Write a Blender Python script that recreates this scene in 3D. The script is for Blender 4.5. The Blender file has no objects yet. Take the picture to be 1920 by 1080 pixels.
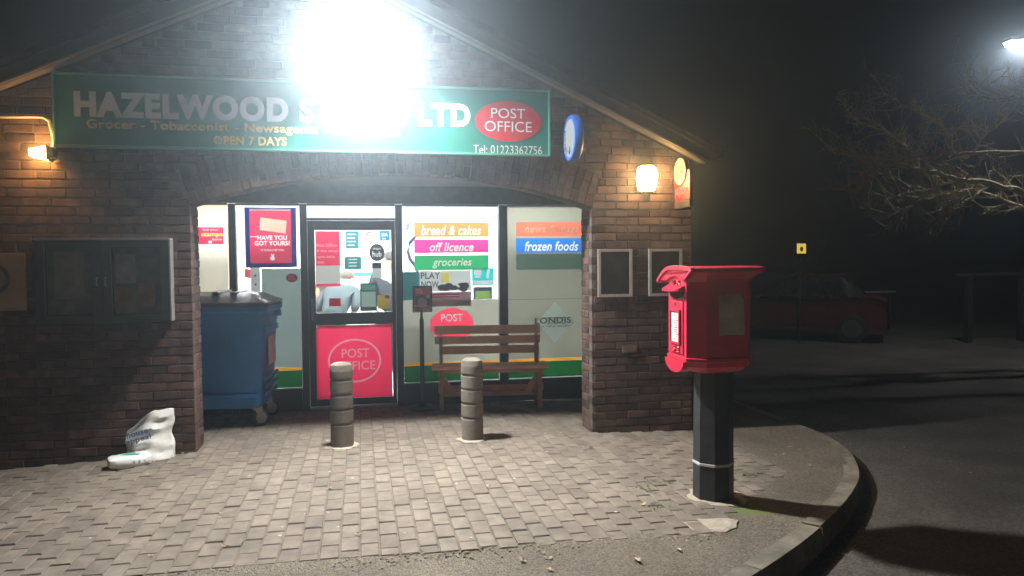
import bpy, bmesh, math, random
from mathutils import Vector, Matrix
random.seed(7)
S = bpy.context.scene
C = S.collection
R = math.radians

# ------------------------------------------------------------------ camera, sky, exposure
cam_d = bpy.data.cameras.new('camera')
cam = bpy.data.objects.new('camera', cam_d); C.objects.link(cam); S.camera = cam
yaw, pitch, roll = R(11.5), R(2.15), R(0.5)
F = Vector((math.sin(yaw)*math.cos(pitch), math.cos(yaw)*math.cos(pitch), -math.sin(pitch)))
RX = Vector((math.cos(yaw), -math.sin(yaw), 0)); UP = RX.cross(F)
RX2 = RX*math.cos(roll)-UP*math.sin(roll); UP2 = UP*math.cos(roll)+RX*math.sin(roll)
M4 = Matrix((RX2, UP2, -F)).transposed().to_4x4(); M4.translation = (0, -6.85, 1.62)
cam.matrix_world = M4
cam_d.sensor_width = 36; cam_d.lens = 36*1400/1920; cam_d.clip_start = .05; cam_d.clip_end = 600
S.render.resolution_x, S.render.resolution_y = 1024, 576

W = bpy.data.worlds.new('World'); S.world = W; W.use_nodes = True
nt = W.node_tree; nt.nodes.clear()
sky = nt.nodes.new('ShaderNodeTexSky'); sky.sky_type = 'NISHITA'; sky.sun_disc = False
sky.sun_elevation = R(-6); sky.sun_rotation = R(200)
bg = nt.nodes.new('ShaderNodeBackground'); bg.inputs['Strength'].default_value = .05
bg2 = nt.nodes.new('ShaderNodeBackground')          # town sky glow at night
bg2.inputs['Color'].default_value = (1, .86, .68, 1); bg2.inputs['Strength'].default_value = .0022
addw = nt.nodes.new('ShaderNodeAddShader'); wo = nt.nodes.new('ShaderNodeOutputWorld')
nt.links.new(sky.outputs[0], bg.inputs[0]); nt.links.new(bg.outputs[0], addw.inputs[0])
nt.links.new(bg2.outputs[0], addw.inputs[1]); nt.links.new(addw.outputs[0], wo.inputs[0])
S.view_settings.view_transform = 'Standard'; S.view_settings.look = 'None'
S.view_settings.exposure = 0; S.view_settings.gamma = 1; S.view_settings.use_curve_mapping = False
S.cycles.max_bounces = 8; S.cycles.transparent_max_bounces = 12; S.cycles.volume_bounces = 0
S.cycles.sample_clamp_indirect = 6; S.cycles.use_denoising = True

# ------------------------------------------------------------------ materials
MATS = {}
def nodes(name):
    m = bpy.data.materials.new(name); m.use_nodes = True
    n = m.node_tree.nodes; n.clear()
    return m, n, m.node_tree.links
def mat(name, col, rough=.6, metal=0, var=.25, scale=12, bump=.0, bscale=60, col2=None, rnd=0, trans=0, coat=0, detail=4, stain=0):
    """principled with noise mottling, relief, optional per-piece variation, optional light passing through (thin vinyl, paper)"""
    if name in MATS: return MATS[name]
    m, n, l = nodes(name)
    out = n.new('ShaderNodeOutputMaterial'); b = n.new('ShaderNodeBsdfPrincipled')
    b.inputs['Roughness'].default_value = rough; b.inputs['Metallic'].default_value = metal
    b.inputs['Coat Weight'].default_value = coat
    tc = n.new('ShaderNodeTexCoord'); info = n.new('ShaderNodeObjectInfo'); geo = n.new('ShaderNodeNewGeometry')
    nz = n.new('ShaderNodeTexNoise'); nz.noise_dimensions = '4D'; nz.inputs['Scale'].default_value = scale; nz.inputs['Detail'].default_value = detail
    l.new(tc.outputs['Object'], nz.inputs['Vector'])
    ad = n.new('ShaderNodeMath'); ad.operation = 'ADD'
    l.new(info.outputs['Random'], ad.inputs[0]); l.new(geo.outputs['Random Per Island'], ad.inputs[1])
    fr = n.new('ShaderNodeMath'); fr.operation = 'FRACT'; l.new(ad.outputs[0], fr.inputs[0])
    mw = n.new('ShaderNodeMath'); mw.operation = 'MULTIPLY'; mw.inputs[1].default_value = 40
    l.new(fr.outputs[0], mw.inputs[0]); l.new(mw.outputs[0], nz.inputs['W'])
    ramp = n.new('ShaderNodeValToRGB'); ramp.color_ramp.elements[0].position = .3; ramp.color_ramp.elements[1].position = .72
    c2 = col2 or tuple(min(1, c*(1+var)) for c in col)
    c1 = tuple(c*(1-var) for c in col)
    ramp.color_ramp.elements[0].color = (*c1, 1); ramp.color_ramp.elements[1].color = (*c2, 1)
    l.new(nz.outputs['Fac'], ramp.inputs[0])
    src = ramp.outputs[0]
    if rnd:
        mr = n.new('ShaderNodeMapRange'); mr.inputs['To Min'].default_value = 1-rnd; mr.inputs['To Max'].default_value = 1+rnd
        l.new(fr.outputs[0], mr.inputs['Value'])
        mx = n.new('ShaderNodeMix'); mx.data_type = 'RGBA'; mx.blend_type = 'MULTIPLY'; mx.inputs['Factor'].default_value = 1
        l.new(src, mx.inputs['A']); l.new(mr.outputs[0], mx.inputs['B']); src = mx.outputs['Result']
    if stain:     # broad dirt and wear running across neighbouring pieces
        ns = n.new('ShaderNodeTexNoise'); ns.inputs['Scale'].default_value = 1.9; ns.inputs['Detail'].default_value = 9; ns.inputs['Roughness'].default_value = .65
        l.new(geo.outputs['Position'], ns.inputs['Vector'])
        ms_ = n.new('ShaderNodeMapRange'); ms_.inputs['From Min'].default_value = .36; ms_.inputs['From Max'].default_value = .66; ms_.inputs['To Min'].default_value = 1-stain; ms_.inputs['To Max'].default_value = 1+stain*.35
        l.new(ns.outputs['Fac'], ms_.inputs['Value'])
        mx2 = n.new('ShaderNodeMix'); mx2.data_type = 'RGBA'; mx2.blend_type = 'MULTIPLY'; mx2.inputs['Factor'].default_value = 1
        l.new(src, mx2.inputs['A']); l.new(ms_.outputs[0], mx2.inputs['B']); src = mx2.outputs['Result']
    l.new(src, b.inputs['Base Color'])
    if bump:
        n2 = n.new('ShaderNodeTexNoise'); n2.inputs['Scale'].default_value = bscale; n2.inputs['Detail'].default_value = 6
        l.new(tc.outputs['Object'], n2.inputs['Vector'])
        bp = n.new('ShaderNodeBump'); bp.inputs['Strength'].default_value = bump; bp.inputs['Distance'].default_value = .01
        l.new(n2.outputs['Fac'], bp.inputs['Height']); l.new(bp.outputs[0], b.inputs['Normal'])
    sh = b.outputs[0]
    if trans:
        t = n.new('ShaderNodeBsdfTranslucent'); l.new(src, t.inputs['Color'])
        ms = n.new('ShaderNodeMixShader'); ms.inputs[0].default_value = trans
        l.new(b.outputs[0], ms.inputs[1]); l.new(t.outputs[0], ms.inputs[2]); sh = ms.outputs[0]
    l.new(sh, out.inputs['Surface'])
    MATS[name] = m
    return m
def emit(name, col, strength):
    if name in MATS: return MATS[name]
    m, n, l = nodes(name)
    out = n.new('ShaderNodeOutputMaterial'); e = n.new('ShaderNodeEmission')
    e.inputs[0].default_value = (*col, 1); e.inputs[1].default_value = strength
    l.new(e.outputs[0], out.inputs[0]); MATS[name] = m
    return m
def glass(name, tint=(.93, .96, .95), dirt=.03):
    if name in MATS: return MATS[name]
    m, n, l = nodes(name)
    out = n.new('ShaderNodeOutputMaterial'); t = n.new('ShaderNodeBsdfTransparent'); t.inputs[0].default_value = (*tint, 1)
    g = n.new('ShaderNodeBsdfGlossy'); g.inputs['Roughness'].default_value = .03
    f = n.new('ShaderNodeFresnel'); f.inputs['IOR'].default_value = 1.5
    ms = n.new('ShaderNodeMixShader'); l.new(f.outputs[0], ms.inputs[0]); l.new(t.outputs[0], ms.inputs[1]); l.new(g.outputs[0], ms.inputs[2])
    d = n.new('ShaderNodeBsdfDiffuse'); nz = n.new('ShaderNodeTexNoise'); nz.inputs['Scale'].default_value = 6
    mu = n.new('ShaderNodeMath'); mu.operation = 'MULTIPLY'; mu.inputs[1].default_value = dirt; l.new(nz.outputs['Fac'], mu.inputs[0])
    m2 = n.new('ShaderNodeMixShader'); l.new(mu.outputs[0], m2.inputs[0]); l.new(ms.outputs[0], m2.inputs[1]); l.new(d.outputs[0], m2.inputs[2])
    l.new(m2.outputs[0], out.inputs[0]); MATS[name] = m
    return m

BRICK = mat('brick', (.08, .043, .033), .85, var=.45, scale=9, bump=.5, bscale=70, col2=(.15, .085, .066), rnd=.45, stain=.35)
MORTAR = mat('mortar', (.11, .095, .085), .95, var=.3, scale=20, bump=.6, bscale=90)
PAVER = mat('paver', (.165, .135, .107), .85, var=.26, scale=11, bump=.5, bscale=110, col2=(.23, .19, .152), rnd=.13, detail=8, stain=.24)
SAND = mat('joint_sand', (.15, .13, .10), .95, var=.4, scale=30, bump=.6, bscale=150)
TARMAC = None
CONC = mat('concrete', (.25, .225, .19), .9, var=.25, scale=18, bump=.5, bscale=180)
KERB = mat('kerb_concrete', (.19, .165, .125), .9, var=.3, scale=14, bump=.5, bscale=140, rnd=.15, stain=.35)
BLACKP = mat('black_paint', (.018, .02, .022), .45, var=.3, scale=20, bump=.1)
FRAME = mat('dark_frame', (.03, .033, .036), .4, var=.2)
SOFFIT = mat('soffit_paint', (.05, .055, .06), .6, var=.3)
TIMBER = mat('bench_timber', (.8, .48, .26), .55, var=.18, scale=5, bump=.15, bscale=30, col2=(.88, .59, .36), rnd=.12)
TIMBERD = mat('bench_timber_leg', (.46, .22, .13), .6, var=.3, scale=5, bump=.15, bscale=30)
WHITE = mat('white_paint', (.78, .78, .76), .5, var=.05)
SHOPW = mat('shop_white', (.8, .8, .79), .6, var=.05)
STEEL = mat('steel', (.25, .25, .25), .35, .9, var=.15)
ALU = mat('aluminium', (.62, .61, .58), .4, .6, var=.12)
GLASS = glass('pane_glass')

# ------------------------------------------------------------------ mesh building
class MB:
    def __init__(s): s.v = []; s.f = []; s.mi = []; s.cur = 0
    def add(s, vs, fs):
        o = len(s.v); s.v += [tuple(v) for v in vs]
        for f in fs: s.f.append(tuple(i+o for i in f)); s.mi.append(s.cur)
        return s
    def box(s, x0, x1, y0, y1, z0, z1, mtx=None, bev=0):
        if bev:
            bm = bmesh.new(); bmesh.ops.create_cube(bm, size=1)
            for v in bm.verts: v.co = Vector(((x0+x1)/2+v.co.x*(x1-x0), (y0+y1)/2+v.co.y*(y1-y0), (z0+z1)/2+v.co.z*(z1-z0)))
            bmesh.ops.bevel(bm, geom=list(bm.edges), offset=bev, segments=2, profile=.5, affect='EDGES')
            bm.verts.index_update()
            vs = [v.co.copy() for v in bm.verts]; fs = [[v.index for v in f.verts] for f in bm.faces]; bm.free()
        else:
            vs = [Vector(p) for p in ((x0,y0,z0),(x1,y0,z0),(x1,y1,z0),(x0,y1,z0),(x0,y0,z1),(x1,y0,z1),(x1,y1,z1),(x0,y1,z1))]
            fs = [(0,3,2,1),(4,5,6,7),(0,1,5,4),(1,2,6,5),(2,3,7,6),(3,0,4,7)]
        if mtx: vs = [mtx @ v for v in vs]
        return s.add(vs, fs)
    def loft(s, loops, cap=True, close=True):
        n = len(loops[0]); vs = [p for L in loops for p in L]; fs = []
        for k in range(len(loops)-1):
            for i in range(n if close else n-1):
                j = (i+1) % n
                fs.append((k*n+i, k*n+j, (k+1)*n+j, (k+1)*n+i))
        if cap: fs.append(tuple(reversed(range(n)))); fs.append(tuple(range((len(loops)-1)*n, len(loops)*n)))
        return s.add(vs, fs)
    def prism_y(s, poly, y0, y1):   # poly (x,z)
        return s.loft([[(x, y0, z) for x, z in poly], [(x, y1, z) for x, z in poly]])
    def prism_z(s, poly, z0, z1):
        return s.loft([[(x, y, z0) for x, y in poly], [(x, y, z1) for x, y in poly]])
    def prism_x(s, poly, x0, x1):   # poly (y,z)
        return s.loft([[(x0, y, z) for y, z in poly], [(x1, y, z) for y, z in poly]])
    def lathe(s, prof, n=24, c=(0, 0, 0)):
        return s.loft([[(c[0]+r*math.cos(2*math.pi*i/n), c[1]+r*math.sin(2*math.pi*i/n), c[2]+z) for i in range(n)] for r, z in prof])
    def tube(s, pts, r, n=8):
        pts = [Vector(p) for p in pts]; rs = r if isinstance(r, (list, tuple)) else [r]*len(pts); loops = []
        for i, p in enumerate(pts):
            d = (pts[min(i+1, len(pts)-1)]-pts[max(i-1, 0)]).normalized()
            a = d.orthogonal() if abs(d.z) > .95 else d.cross(Vector((0, 0, 1)))
            a.normalize(); b = d.cross(a)
            loops.append([p+a*rs[i]*math.cos(2*math.pi*k/n)+b*rs[i]*math.sin(2*math.pi*k/n) for k in range(n)])
        return s.loft(loops)
    def disc(s, c, U, V, ru, rv, th, n=40):   # flat elliptical slab
        c, U, V = Vector(c), Vector(U), Vector(V); N = U.cross(V).normalized()
        L = lambda o: [c+U*ru*math.cos(2*math.pi*i/n)+V*rv*math.sin(2*math.pi*i/n)+N*o for i in range(n)]
        return s.loft([L(0), L(th)])
    def ring(s, c, U, V, ru, rv, w, th, n=56):
        c, U, V = Vector(c), Vector(U), Vector(V); N = U.cross(V).normalized()
        L = lambda d, o: [c+U*(ru-d)*math.cos(2*math.pi*i/n)+V*(rv-d)*math.sin(2*math.pi*i/n)+N*o for i in range(n)]
        return s.loft([L(w, 0), L(0, 0), L(0, th), L(w, th), L(w, 0)], cap=False)
    def mesh(s, name, mats, off=(0, 0, 0), smooth=False):
        me = bpy.data.meshes.new(name); o = Vector(off)
        me.from_pydata([tuple(Vector(v)-o) for v in s.v], [], s.f)
        for m in (mats if isinstance(mats, (list, tuple)) else [mats]): me.materials.append(m)
        if any(s.mi): me.polygons.foreach_set('material_index', s.mi)
        bm = bmesh.new(); bm.from_mesh(me); bmesh.ops.recalc_face_normals(bm, faces=bm.faces); bm.to_mesh(me); bm.free()
        if smooth:
            me.polygons.foreach_set('use_smooth', [True]*len(me.polygons))
            try: me.set_sharp_from_angle(angle=R(40))
            except Exception: pass
        return me
def wloc(o):
    p = Vector((0, 0, 0))
    while o: p += o.location; o = o.parent
    return p
def tag(o, label, cat, group=None):
    o['label'] = label; o['category'] = cat
    if group: o['group'] = group
    return o
def thing(name, label, cat, loc=(0, 0, 0), rz=0, group=None):
    o = bpy.data.objects.new(name, None); o.empty_display_size = .1; C.objects.link(o); o.location = loc; o.rotation_euler = (0, 0, rz)
    return tag(o, label, cat, group)
def part(name, mb, mats, root=None, local=False, smooth=False, loc=None, label=None):
    """one mesh object; coordinates are world ones unless local (thing's own frame)"""
    base = Vector((0, 0, 0)) if local or root is None else wloc(root)
    L = Vector(loc) if loc is not None else Vector((0, 0, 0))
    me = mb.mesh(name, mats, (L if root is None else (base+L if not local else L)), smooth)
    o = bpy.data.objects.new(name, me); C.objects.link(o); o.location = L
    if root: o.parent = root
    if label: o['label'] = label
    return o
def solo(name, mb, mats, label, cat, loc, group=None, smooth=False):
    return tag(part(name, mb, mats, None, loc=loc, smooth=smooth), label, cat, group)
def struct(name, mb, mats, smooth=False):
    o = part(name, mb, mats, smooth=smooth); o['kind'] = 'structure'; return o
def inst(name, me, root, M):
    o = bpy.data.objects.new(name, me); C.objects.link(o); o.parent = root; o.matrix_basis = M; return o
def text(s, mt, root, c, w=None, h=None, U=(1, 0, 0), V=(0, 0, 1), bold=0, shear=0, name='lettering', local=False, lift=.0, depth=0):
    """flat lettering centred on c, spanning w along U and h along V"""
    cu = bpy.data.curves.new('t', 'FONT'); cu.body = s; cu.offset = bold; cu.shear = shear; cu.align_x = 'CENTER'; cu.space_line = .9; cu.space_character = 1+bold*2.2
    cu.resolution_u = 4
    ob = bpy.data.objects.new('t', cu); C.objects.link(ob); bpy.context.view_layer.update()
    me = bpy.data.meshes.new_from_object(ob.evaluated_get(bpy.context.evaluated_depsgraph_get()))
    bpy.data.objects.remove(ob); bpy.data.curves.remove(cu)
    xs = [v.co.x for v in me.vertices]; ys = [v.co.y for v in me.vertices]
    W0, H0 = max(xs)-min(xs), max(ys)-min(ys); mx, my = (max(xs)+min(xs))/2, (max(ys)+min(ys))/2
    if w is None: w = W0*h/H0
    if h is None: h = H0*w/W0
    U, V, c = Vector(U).normalized(), Vector(V).normalized(), Vector(c); N = U.cross(V)
    base = Vector((0, 0, 0)) if local else wloc(root)
    for v in me.vertices:
        v.co = c+U*((v.co.x-mx)*w/W0)+V*((v.co.y-my)*h/H0)+N*lift-base
    if depth:
        bm = bmesh.new(); bm.from_mesh(me)
        r = bmesh.ops.extrude_face_region(bm, geom=list(bm.faces))
        for g in r['geom']:
            if isinstance(g, bmesh.types.BMVert): g.co += N*depth
        bmesh.ops.recalc_face_normals(bm, faces=bm.faces); bm.to_mesh(me); bm.free()
    me.materials.clear(); me.materials.append(mt); me.name = name
    o = bpy.data.objects.new(name, me); C.objects.link(o); o.parent = root
    return o
PRINTS = {}
def reprint(root):
    """rebuild a thin upright sheet so that its printed letters and shapes fill gaps in it (one film, several inks)"""
    import numpy as np
    from mathutils.geometry import delaunay_2d_cdt
    outline, y, objs = PRINTS[root.name]; base = wloc(root)
    pts = [Vector(p) for p in outline]; n = len(pts); edges = [(k, (k+1) % n) for k in range(n)]; tris = []
    for o in objs:
        bm = bmesh.new(); bm.from_mesh(o.data); bmesh.ops.remove_doubles(bm, verts=bm.verts, dist=1e-6); bmesh.ops.triangulate(bm, faces=bm.faces)
        bm.verts.index_update(); off = len(pts); ob = wloc(o)
        pts += [Vector((v.co.x+ob.x, v.co.z+ob.z)) for v in bm.verts]
        edges += [(off+e.verts[0].index, off+e.verts[1].index) for e in bm.edges if len(e.link_faces) == 1]
        tris += [[(v.co.x+ob.x, v.co.z+ob.z) for v in f.verts] for f in bm.faces]; bm.free()
    V2, _, F2, *_ = delaunay_2d_cdt(pts, edges, [], 0, 1e-6)
    T = np.array(tris) if tris else np.zeros((0, 3, 2)); keep = []
    for f in F2:
        cx = sum(V2[k].x for k in f)/len(f); cz = sum(V2[k].y for k in f)/len(f)
        if not inpoly(cx, cz, outline): continue
        if len(T):
            d = [(T[:, (k+1) % 3, 0]-T[:, k, 0])*(cz-T[:, k, 1])-(T[:, (k+1) % 3, 1]-T[:, k, 1])*(cx-T[:, k, 0]) for k in range(3)]
            if (((d[0] >= 0) & (d[1] >= 0) & (d[2] >= 0)) | ((d[0] <= 0) & (d[1] <= 0) & (d[2] <= 0))).any(): continue
        keep.append(f)
    me = bpy.data.meshes.new(root.data.name)
    me.from_pydata([(v.x-base.x, y-base.y, v.y-base.z) for v in V2], [], [tuple(f) for f in keep])
    me.materials.append(root.data.materials[0]); bm = bmesh.new(); bm.from_mesh(me)
    bmesh.ops.delete(bm, geom=[v for v in bm.verts if not v.link_faces], context='VERTS')
    for f in bm.faces:
        if f.normal.y > 0: f.normal_flip()
    bm.to_mesh(me); bm.free(); root.data = me
def sheet(root, outline=None, y=None):
    if root.name not in PRINTS:
        b = wloc(root); co = [v.co+b for v in root.data.vertices]
        x0, x1 = min(c.x for c in co), max(c.x for c in co); z0, z1 = min(c.z for c in co), max(c.z for c in co)
        yy = min(c.y for c in co)
        PRINTS[root.name] = (outline or [(x0, z0), (x1, z0), (x1, z1), (x0, z1)], yy if y is None else y, [])
    return PRINTS[root.name]
def print_text(s, mt, root, c, w, h, bold=0, shear=0, outline=None):
    P = sheet(root, outline); P[2].append(text(s, mt, root, (c[0], P[1], c[2]), w, h, bold=bold, shear=shear)); reprint(root)
def print_shape(name, loops, mt, root, outline=None):
    """loops: one closed outline or an outer and an inner one of equal length, (x,z)"""
    P = sheet(root, outline); b = MB(); y = P[1]
    if len(loops) == 1: b.add([(x, y, z) for x, z in loops[0]], [tuple(range(len(loops[0])))])
    else:
        n = len(loops[0]); b.add([(x, y, z) for L in loops for x, z in L], [(k, (k+1) % n, n+(k+1) % n, n+k) for k in range(n)])
    o = part(name, b, mt, root); P[2].append(o); reprint(root); return o
def ell(cx, cz, a, b, n=56): return [(cx+a*math.cos(2*math.pi*k/n), cz+b*math.sin(2*math.pi*k/n)) for k in range(n)]
def rect(x0, x1, z0, z1): return [(x0, z0), (x1, z0), (x1, z1), (x0, z1)]
def inpoly(x, y, P):
    c = False; n = len(P)
    for i in range(n):
        a, b = P[i], P[i-1]
        if (a[1] > y) != (b[1] > y) and x < (b[0]-a[0])*(y-a[1])/(b[1]-a[1])+a[0]: c = not c
    return c
def gz(x, y):
    z = -.012
    if x > 1.2: z -= .035*(x-1.2)
    if x < -1.2: z -= .035*(-1.2-x)
    if y < 0: z -= .008*(-y)
    return z

# ------------------------------------------------------------------ ground, road, kerb, paving
KPTS = [(4.5, 26), (4.5, 9), (4.5, 3), (4.5, 1.2), (4.5, 0), (4.47, -.4), (4.28, -.98), (3.93, -1.57), (3.58, -1.98), (3.16, -2.39), (2.6, -2.86), (2.0, -3.3), (1.2, -3.85), (0, -4.6), (-1.6, -5.5), (-5, -7.4), (-12, -11)]
def catmull(P, step=.1):
    out = []
    for i in range(len(P)-1):
        p0, p1, p2, p3 = [Vector(P[max(0, min(len(P)-1, i+k))]) for k in (-1, 0, 1, 2)]
        n = max(2, int((p2-p1).length/step))
        for k in range(n):
            t = k/n
            out.append(.5*((2*p1)+(p2-p0)*t+(2*p0-5*p1+4*p2-p3)*t*t+(3*p1-p0-3*p2+p3)*t**3))
    out.append(Vector(P[-1])); return out
KC = catmull(KPTS, .06)
KPOLY = [(p.x, p.y) for p in KC]+[(-12, 26)]
KIN = []
for i, p in enumerate(KC):
    t_ = (KC[min(len(KC)-1, i+1)]-KC[max(0, i-1)]).normalized(); KIN.append((p.x+t_.y*.075, p.y-t_.x*.075))
if not inpoly(KIN[60][0], KIN[60][1], KPOLY): KIN = [(2*p.x-q[0], 2*p.y-q[1]) for p, q in zip(KC, KIN)]
KIN += [(-12, 26)]
def ground_mat(name, c1, c2, agg, moss=False):
    m, n, l = nodes(name)
    out = n.new('ShaderNodeOutputMaterial'); b = n.new('ShaderNodeBsdfPrincipled'); b.inputs['Roughness'].default_value = .85
    tc = n.new('ShaderNodeTexCoord')
    nz = n.new('ShaderNodeTexNoise'); nz.inputs['Scale'].default_value = 1.3; nz.inputs['Detail'].default_value = 8
    vo = n.new('ShaderNodeTexVoronoi'); vo.inputs['Scale'].default_value = agg
    for t in (nz, vo): l.new(tc.outputs['Object'], t.inputs['Vector'])
    rp = n.new('ShaderNodeValToRGB'); rp.color_ramp.elements[0].position = .35; rp.color_ramp.elements[1].position = .68
    rp.color_ramp.elements[0].color = (*c1, 1); rp.color_ramp.elements[1].color = (*c2, 1); l.new(nz.outputs['Fac'], rp.inputs[0])
    mr = n.new('ShaderNodeMapRange'); mr.inputs['To Min'].default_value = .45; mr.inputs['To Max'].default_value = 1.7
    sep = n.new('ShaderNodeSeparateColor'); l.new(vo.outputs['Color'], sep.inputs[0]); l.new(sep.outputs[0], mr.inputs['Value'])
    mx = n.new('ShaderNodeMix'); mx.data_type = 'RGBA'; mx.blend_type = 'MULTIPLY'; mx.inputs['Factor'].default_value = 1
    l.new(rp.outputs[0], mx.inputs['A']); l.new(mr.outputs[0], mx.inputs['B']); src = mx.outputs['Result']
    if moss:      # moss growing on the tarmac in front of the post box pole
        mp = n.new('ShaderNodeMapping'); mp.inputs['Location'].default_value = (-2.55, 2.3, 0); l.new(tc.outputs['Object'], mp.inputs['Vector'])
        ln = n.new('ShaderNodeVectorMath'); ln.operation = 'LENGTH'
        sc = n.new('ShaderNodeVectorMath'); sc.operation = 'MULTIPLY'; sc.inputs[1].default_value = (2.6, 5.5, 0)
        l.new(mp.outputs[0], sc.inputs[0]); l.new(sc.outputs[0], ln.inputs[0])
        n3 = n.new('ShaderNodeTexNoise'); n3.inputs['Scale'].default_value = 9; n3.inputs['Detail'].default_value = 6; l.new(tc.outputs['Object'], n3.inputs['Vector'])
        sb = n.new('ShaderNodeMath'); sb.operation = 'SUBTRACT'; l.new(n3.outputs['Fac'], sb.inputs[0]); l.new(ln.outputs['Value'], sb.inputs[1])
        mr2 = n.new('ShaderNodeMapRange'); mr2.inputs['From Min'].default_value = -.15; mr2.inputs['From Max'].default_value = .2; mr2.inputs['To Max'].default_value = .85
        l.new(sb.outputs[0], mr2.inputs['Value'])
        m3 = n.new('ShaderNodeMix'); m3.data_type = 'RGBA'; l.new(mr2.outputs[0], m3.inputs['Factor']); l.new(src, m3.inputs['A']); m3.inputs['B'].default_value = (.12, .15, .03, 1); src = m3.outputs['Result']
    l.new(src, b.inputs['Base Color'])
    bp = n.new('ShaderNodeBump'); bp.inputs['Strength'].default_value = .9; bp.inputs['Distance'].default_value = .006
    l.new(vo.outputs['Distance'], bp.inputs['Height']); l.new(bp.outputs[0], b.inputs['Normal'])
    l.new(b.outputs[0], out.inputs[0]); return m
TARMAC = ground_mat('footway_tarmac', (.085, .07, .052), (.14, .115, .085), 110, True)
ROADM = ground_mat('road_asphalt', (.042, .036, .03), (.085, .074, .062), 75)

mb = MB(); Lq = 260
mb.add([(-Lq, -Lq, -.236), (Lq, -Lq, -.236), (Lq, Lq, -.236), (-Lq, Lq, -.236)], [(0, 1, 2, 3)])
struct('road', mb, ROADM)
# paving edge: front line, then the diagonal that ends at the post box
PEDGE = [(-3.9, -2.64), (-.94, -2.63), (-.1, -2.63), (.95, -2.7), (2.0, -2.72), (2.32, -2.42), (2.62, -2.12), (2.9, -1.86), (3.36, -1.42), (3.4, 0), (3.16, .02), (3.16, 1.7), (-3.9, 1.7)]
mb = MB(); st = .075; idx = {}
nx, ny = int((6+5.2)/st), int((9.5+4)/st)
for i in range(nx):
    for j in range(ny):
        x, y = -6+i*st, -8+j*st
        if not inpoly(x+st/2, y+st/2, KIN): continue
        q = []
        for a, b in ((0, 0), (1, 0), (1, 1), (0, 1)):
            k = (i+a, j+b)
            if k not in idx:
                X, Y = -6+(i+a)*st, -8+(j+b)*st
                ins = all(inpoly(X+e, Y+f_, PEDGE) for e in (-.16, .16) for f_ in (-.16, .16))
                idx[k] = len(mb.v); mb.v.append((X, Y, gz(X, Y)-(.05 if ins else .005+.003*math.sin(3*X)*math.sin(4*Y))))
            q.append(idx[k])
        mb.f.append(tuple(q)); mb.mi.append(0)
struct('footway', mb, TARMAC, True)

kerb = bpy.data.objects.new('kerb', None); C.objects.link(kerb); kerb['kind'] = 'structure'
acc = 0; seg = []; segs = []
for i in range(len(KC)-1):
    seg.append(KC[i]); acc += (KC[i+1]-KC[i]).length
    if acc > .86: seg.append(KC[i+1]); segs.append(seg); seg = []; acc = 0
for sg in segs:
    mid = sg[len(sg)//2]
    if mid.y < -6 or mid.y > 9: continue
    jz = random.uniform(-.006, .006); loops = []
    for i, p in enumerate(sg):
        a, b = sg[max(0, i-1)], sg[min(len(sg)-1, i+1)]; t = (b-a).normalized(); nrm = Vector((t.y, -t.x))
        if nrm.dot(Vector((1, -1))) < 0: nrm = -nrm
        q = p.copy()
        if i == 0: q += t*.006
        if i == len(sg)-1: q -= t*.006
        z = gz(p.x, p.y)+.004+jz
        loops.append([(q.x+nrm.x*o, q.y+nrm.y*o, zz) for o, zz in ((-.125, -.33), (-.125, z), (-.012, z), (0, z-.014), (.014, -.33))])
    mb = MB().loft(loops); part('kerb_stone', mb, KERB, kerb)

mb = MB(); idx = {}
st = .16
for i in range(46):
    for j in range(28):
        x, y = -3.9+i*st, -2.72+j*st
        if not inpoly(x+st/2, y+st/2, PEDGE): continue
        q = []
        for a, b in ((0, 0), (1, 0), (1, 1), (0, 1)):
            k = (i+a, j+b)
            if k not in idx: idx[k] = len(mb.v); X, Y = -3.9+(i+a)*st, -2.72+(j+b)*st; mb.v.append((X, Y, gz(X, Y)-(.007 if Y > -1.6+.5*math.sin(X*1.7) and abs(X-.2) < 1.3 else .0095)))
            q.append(idx[k])
        mb.f.append(tuple(q)); mb.mi.append(0)
paving = struct('paving', mb, SAND)
def paver_mesh(seed):
    r = random.Random(seed); b = MB(); j = lambda a: r.uniform(-a, a)
    l, w = .102, .0525
    rect = lambda dx, dy, z: [(-w+dx+j(.0015), -l+dy+j(.0015), z), (w-dx+j(.0015), -l+dy+j(.0015), z), (w-dx+j(.0015), l-dy+j(.0015), z), (-w+dx+j(.0015), l-dy+j(.0015), z)]
    b.loft([rect(0, 0, -.05), rect(0, 0, -.006), rect(.005, .005, 0)]); return b
PM = [paver_mesh(k) for k in range(6)]; PMe = [p.mesh('paver', PAVER) for p in PM]
pav = []; pr = random.Random(3)
CW, CL = .1125, .2125
NOGO = [(2.43, -2.0, .2), (-.177, -.114, .14), (.986, -.13, .15)]
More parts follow.
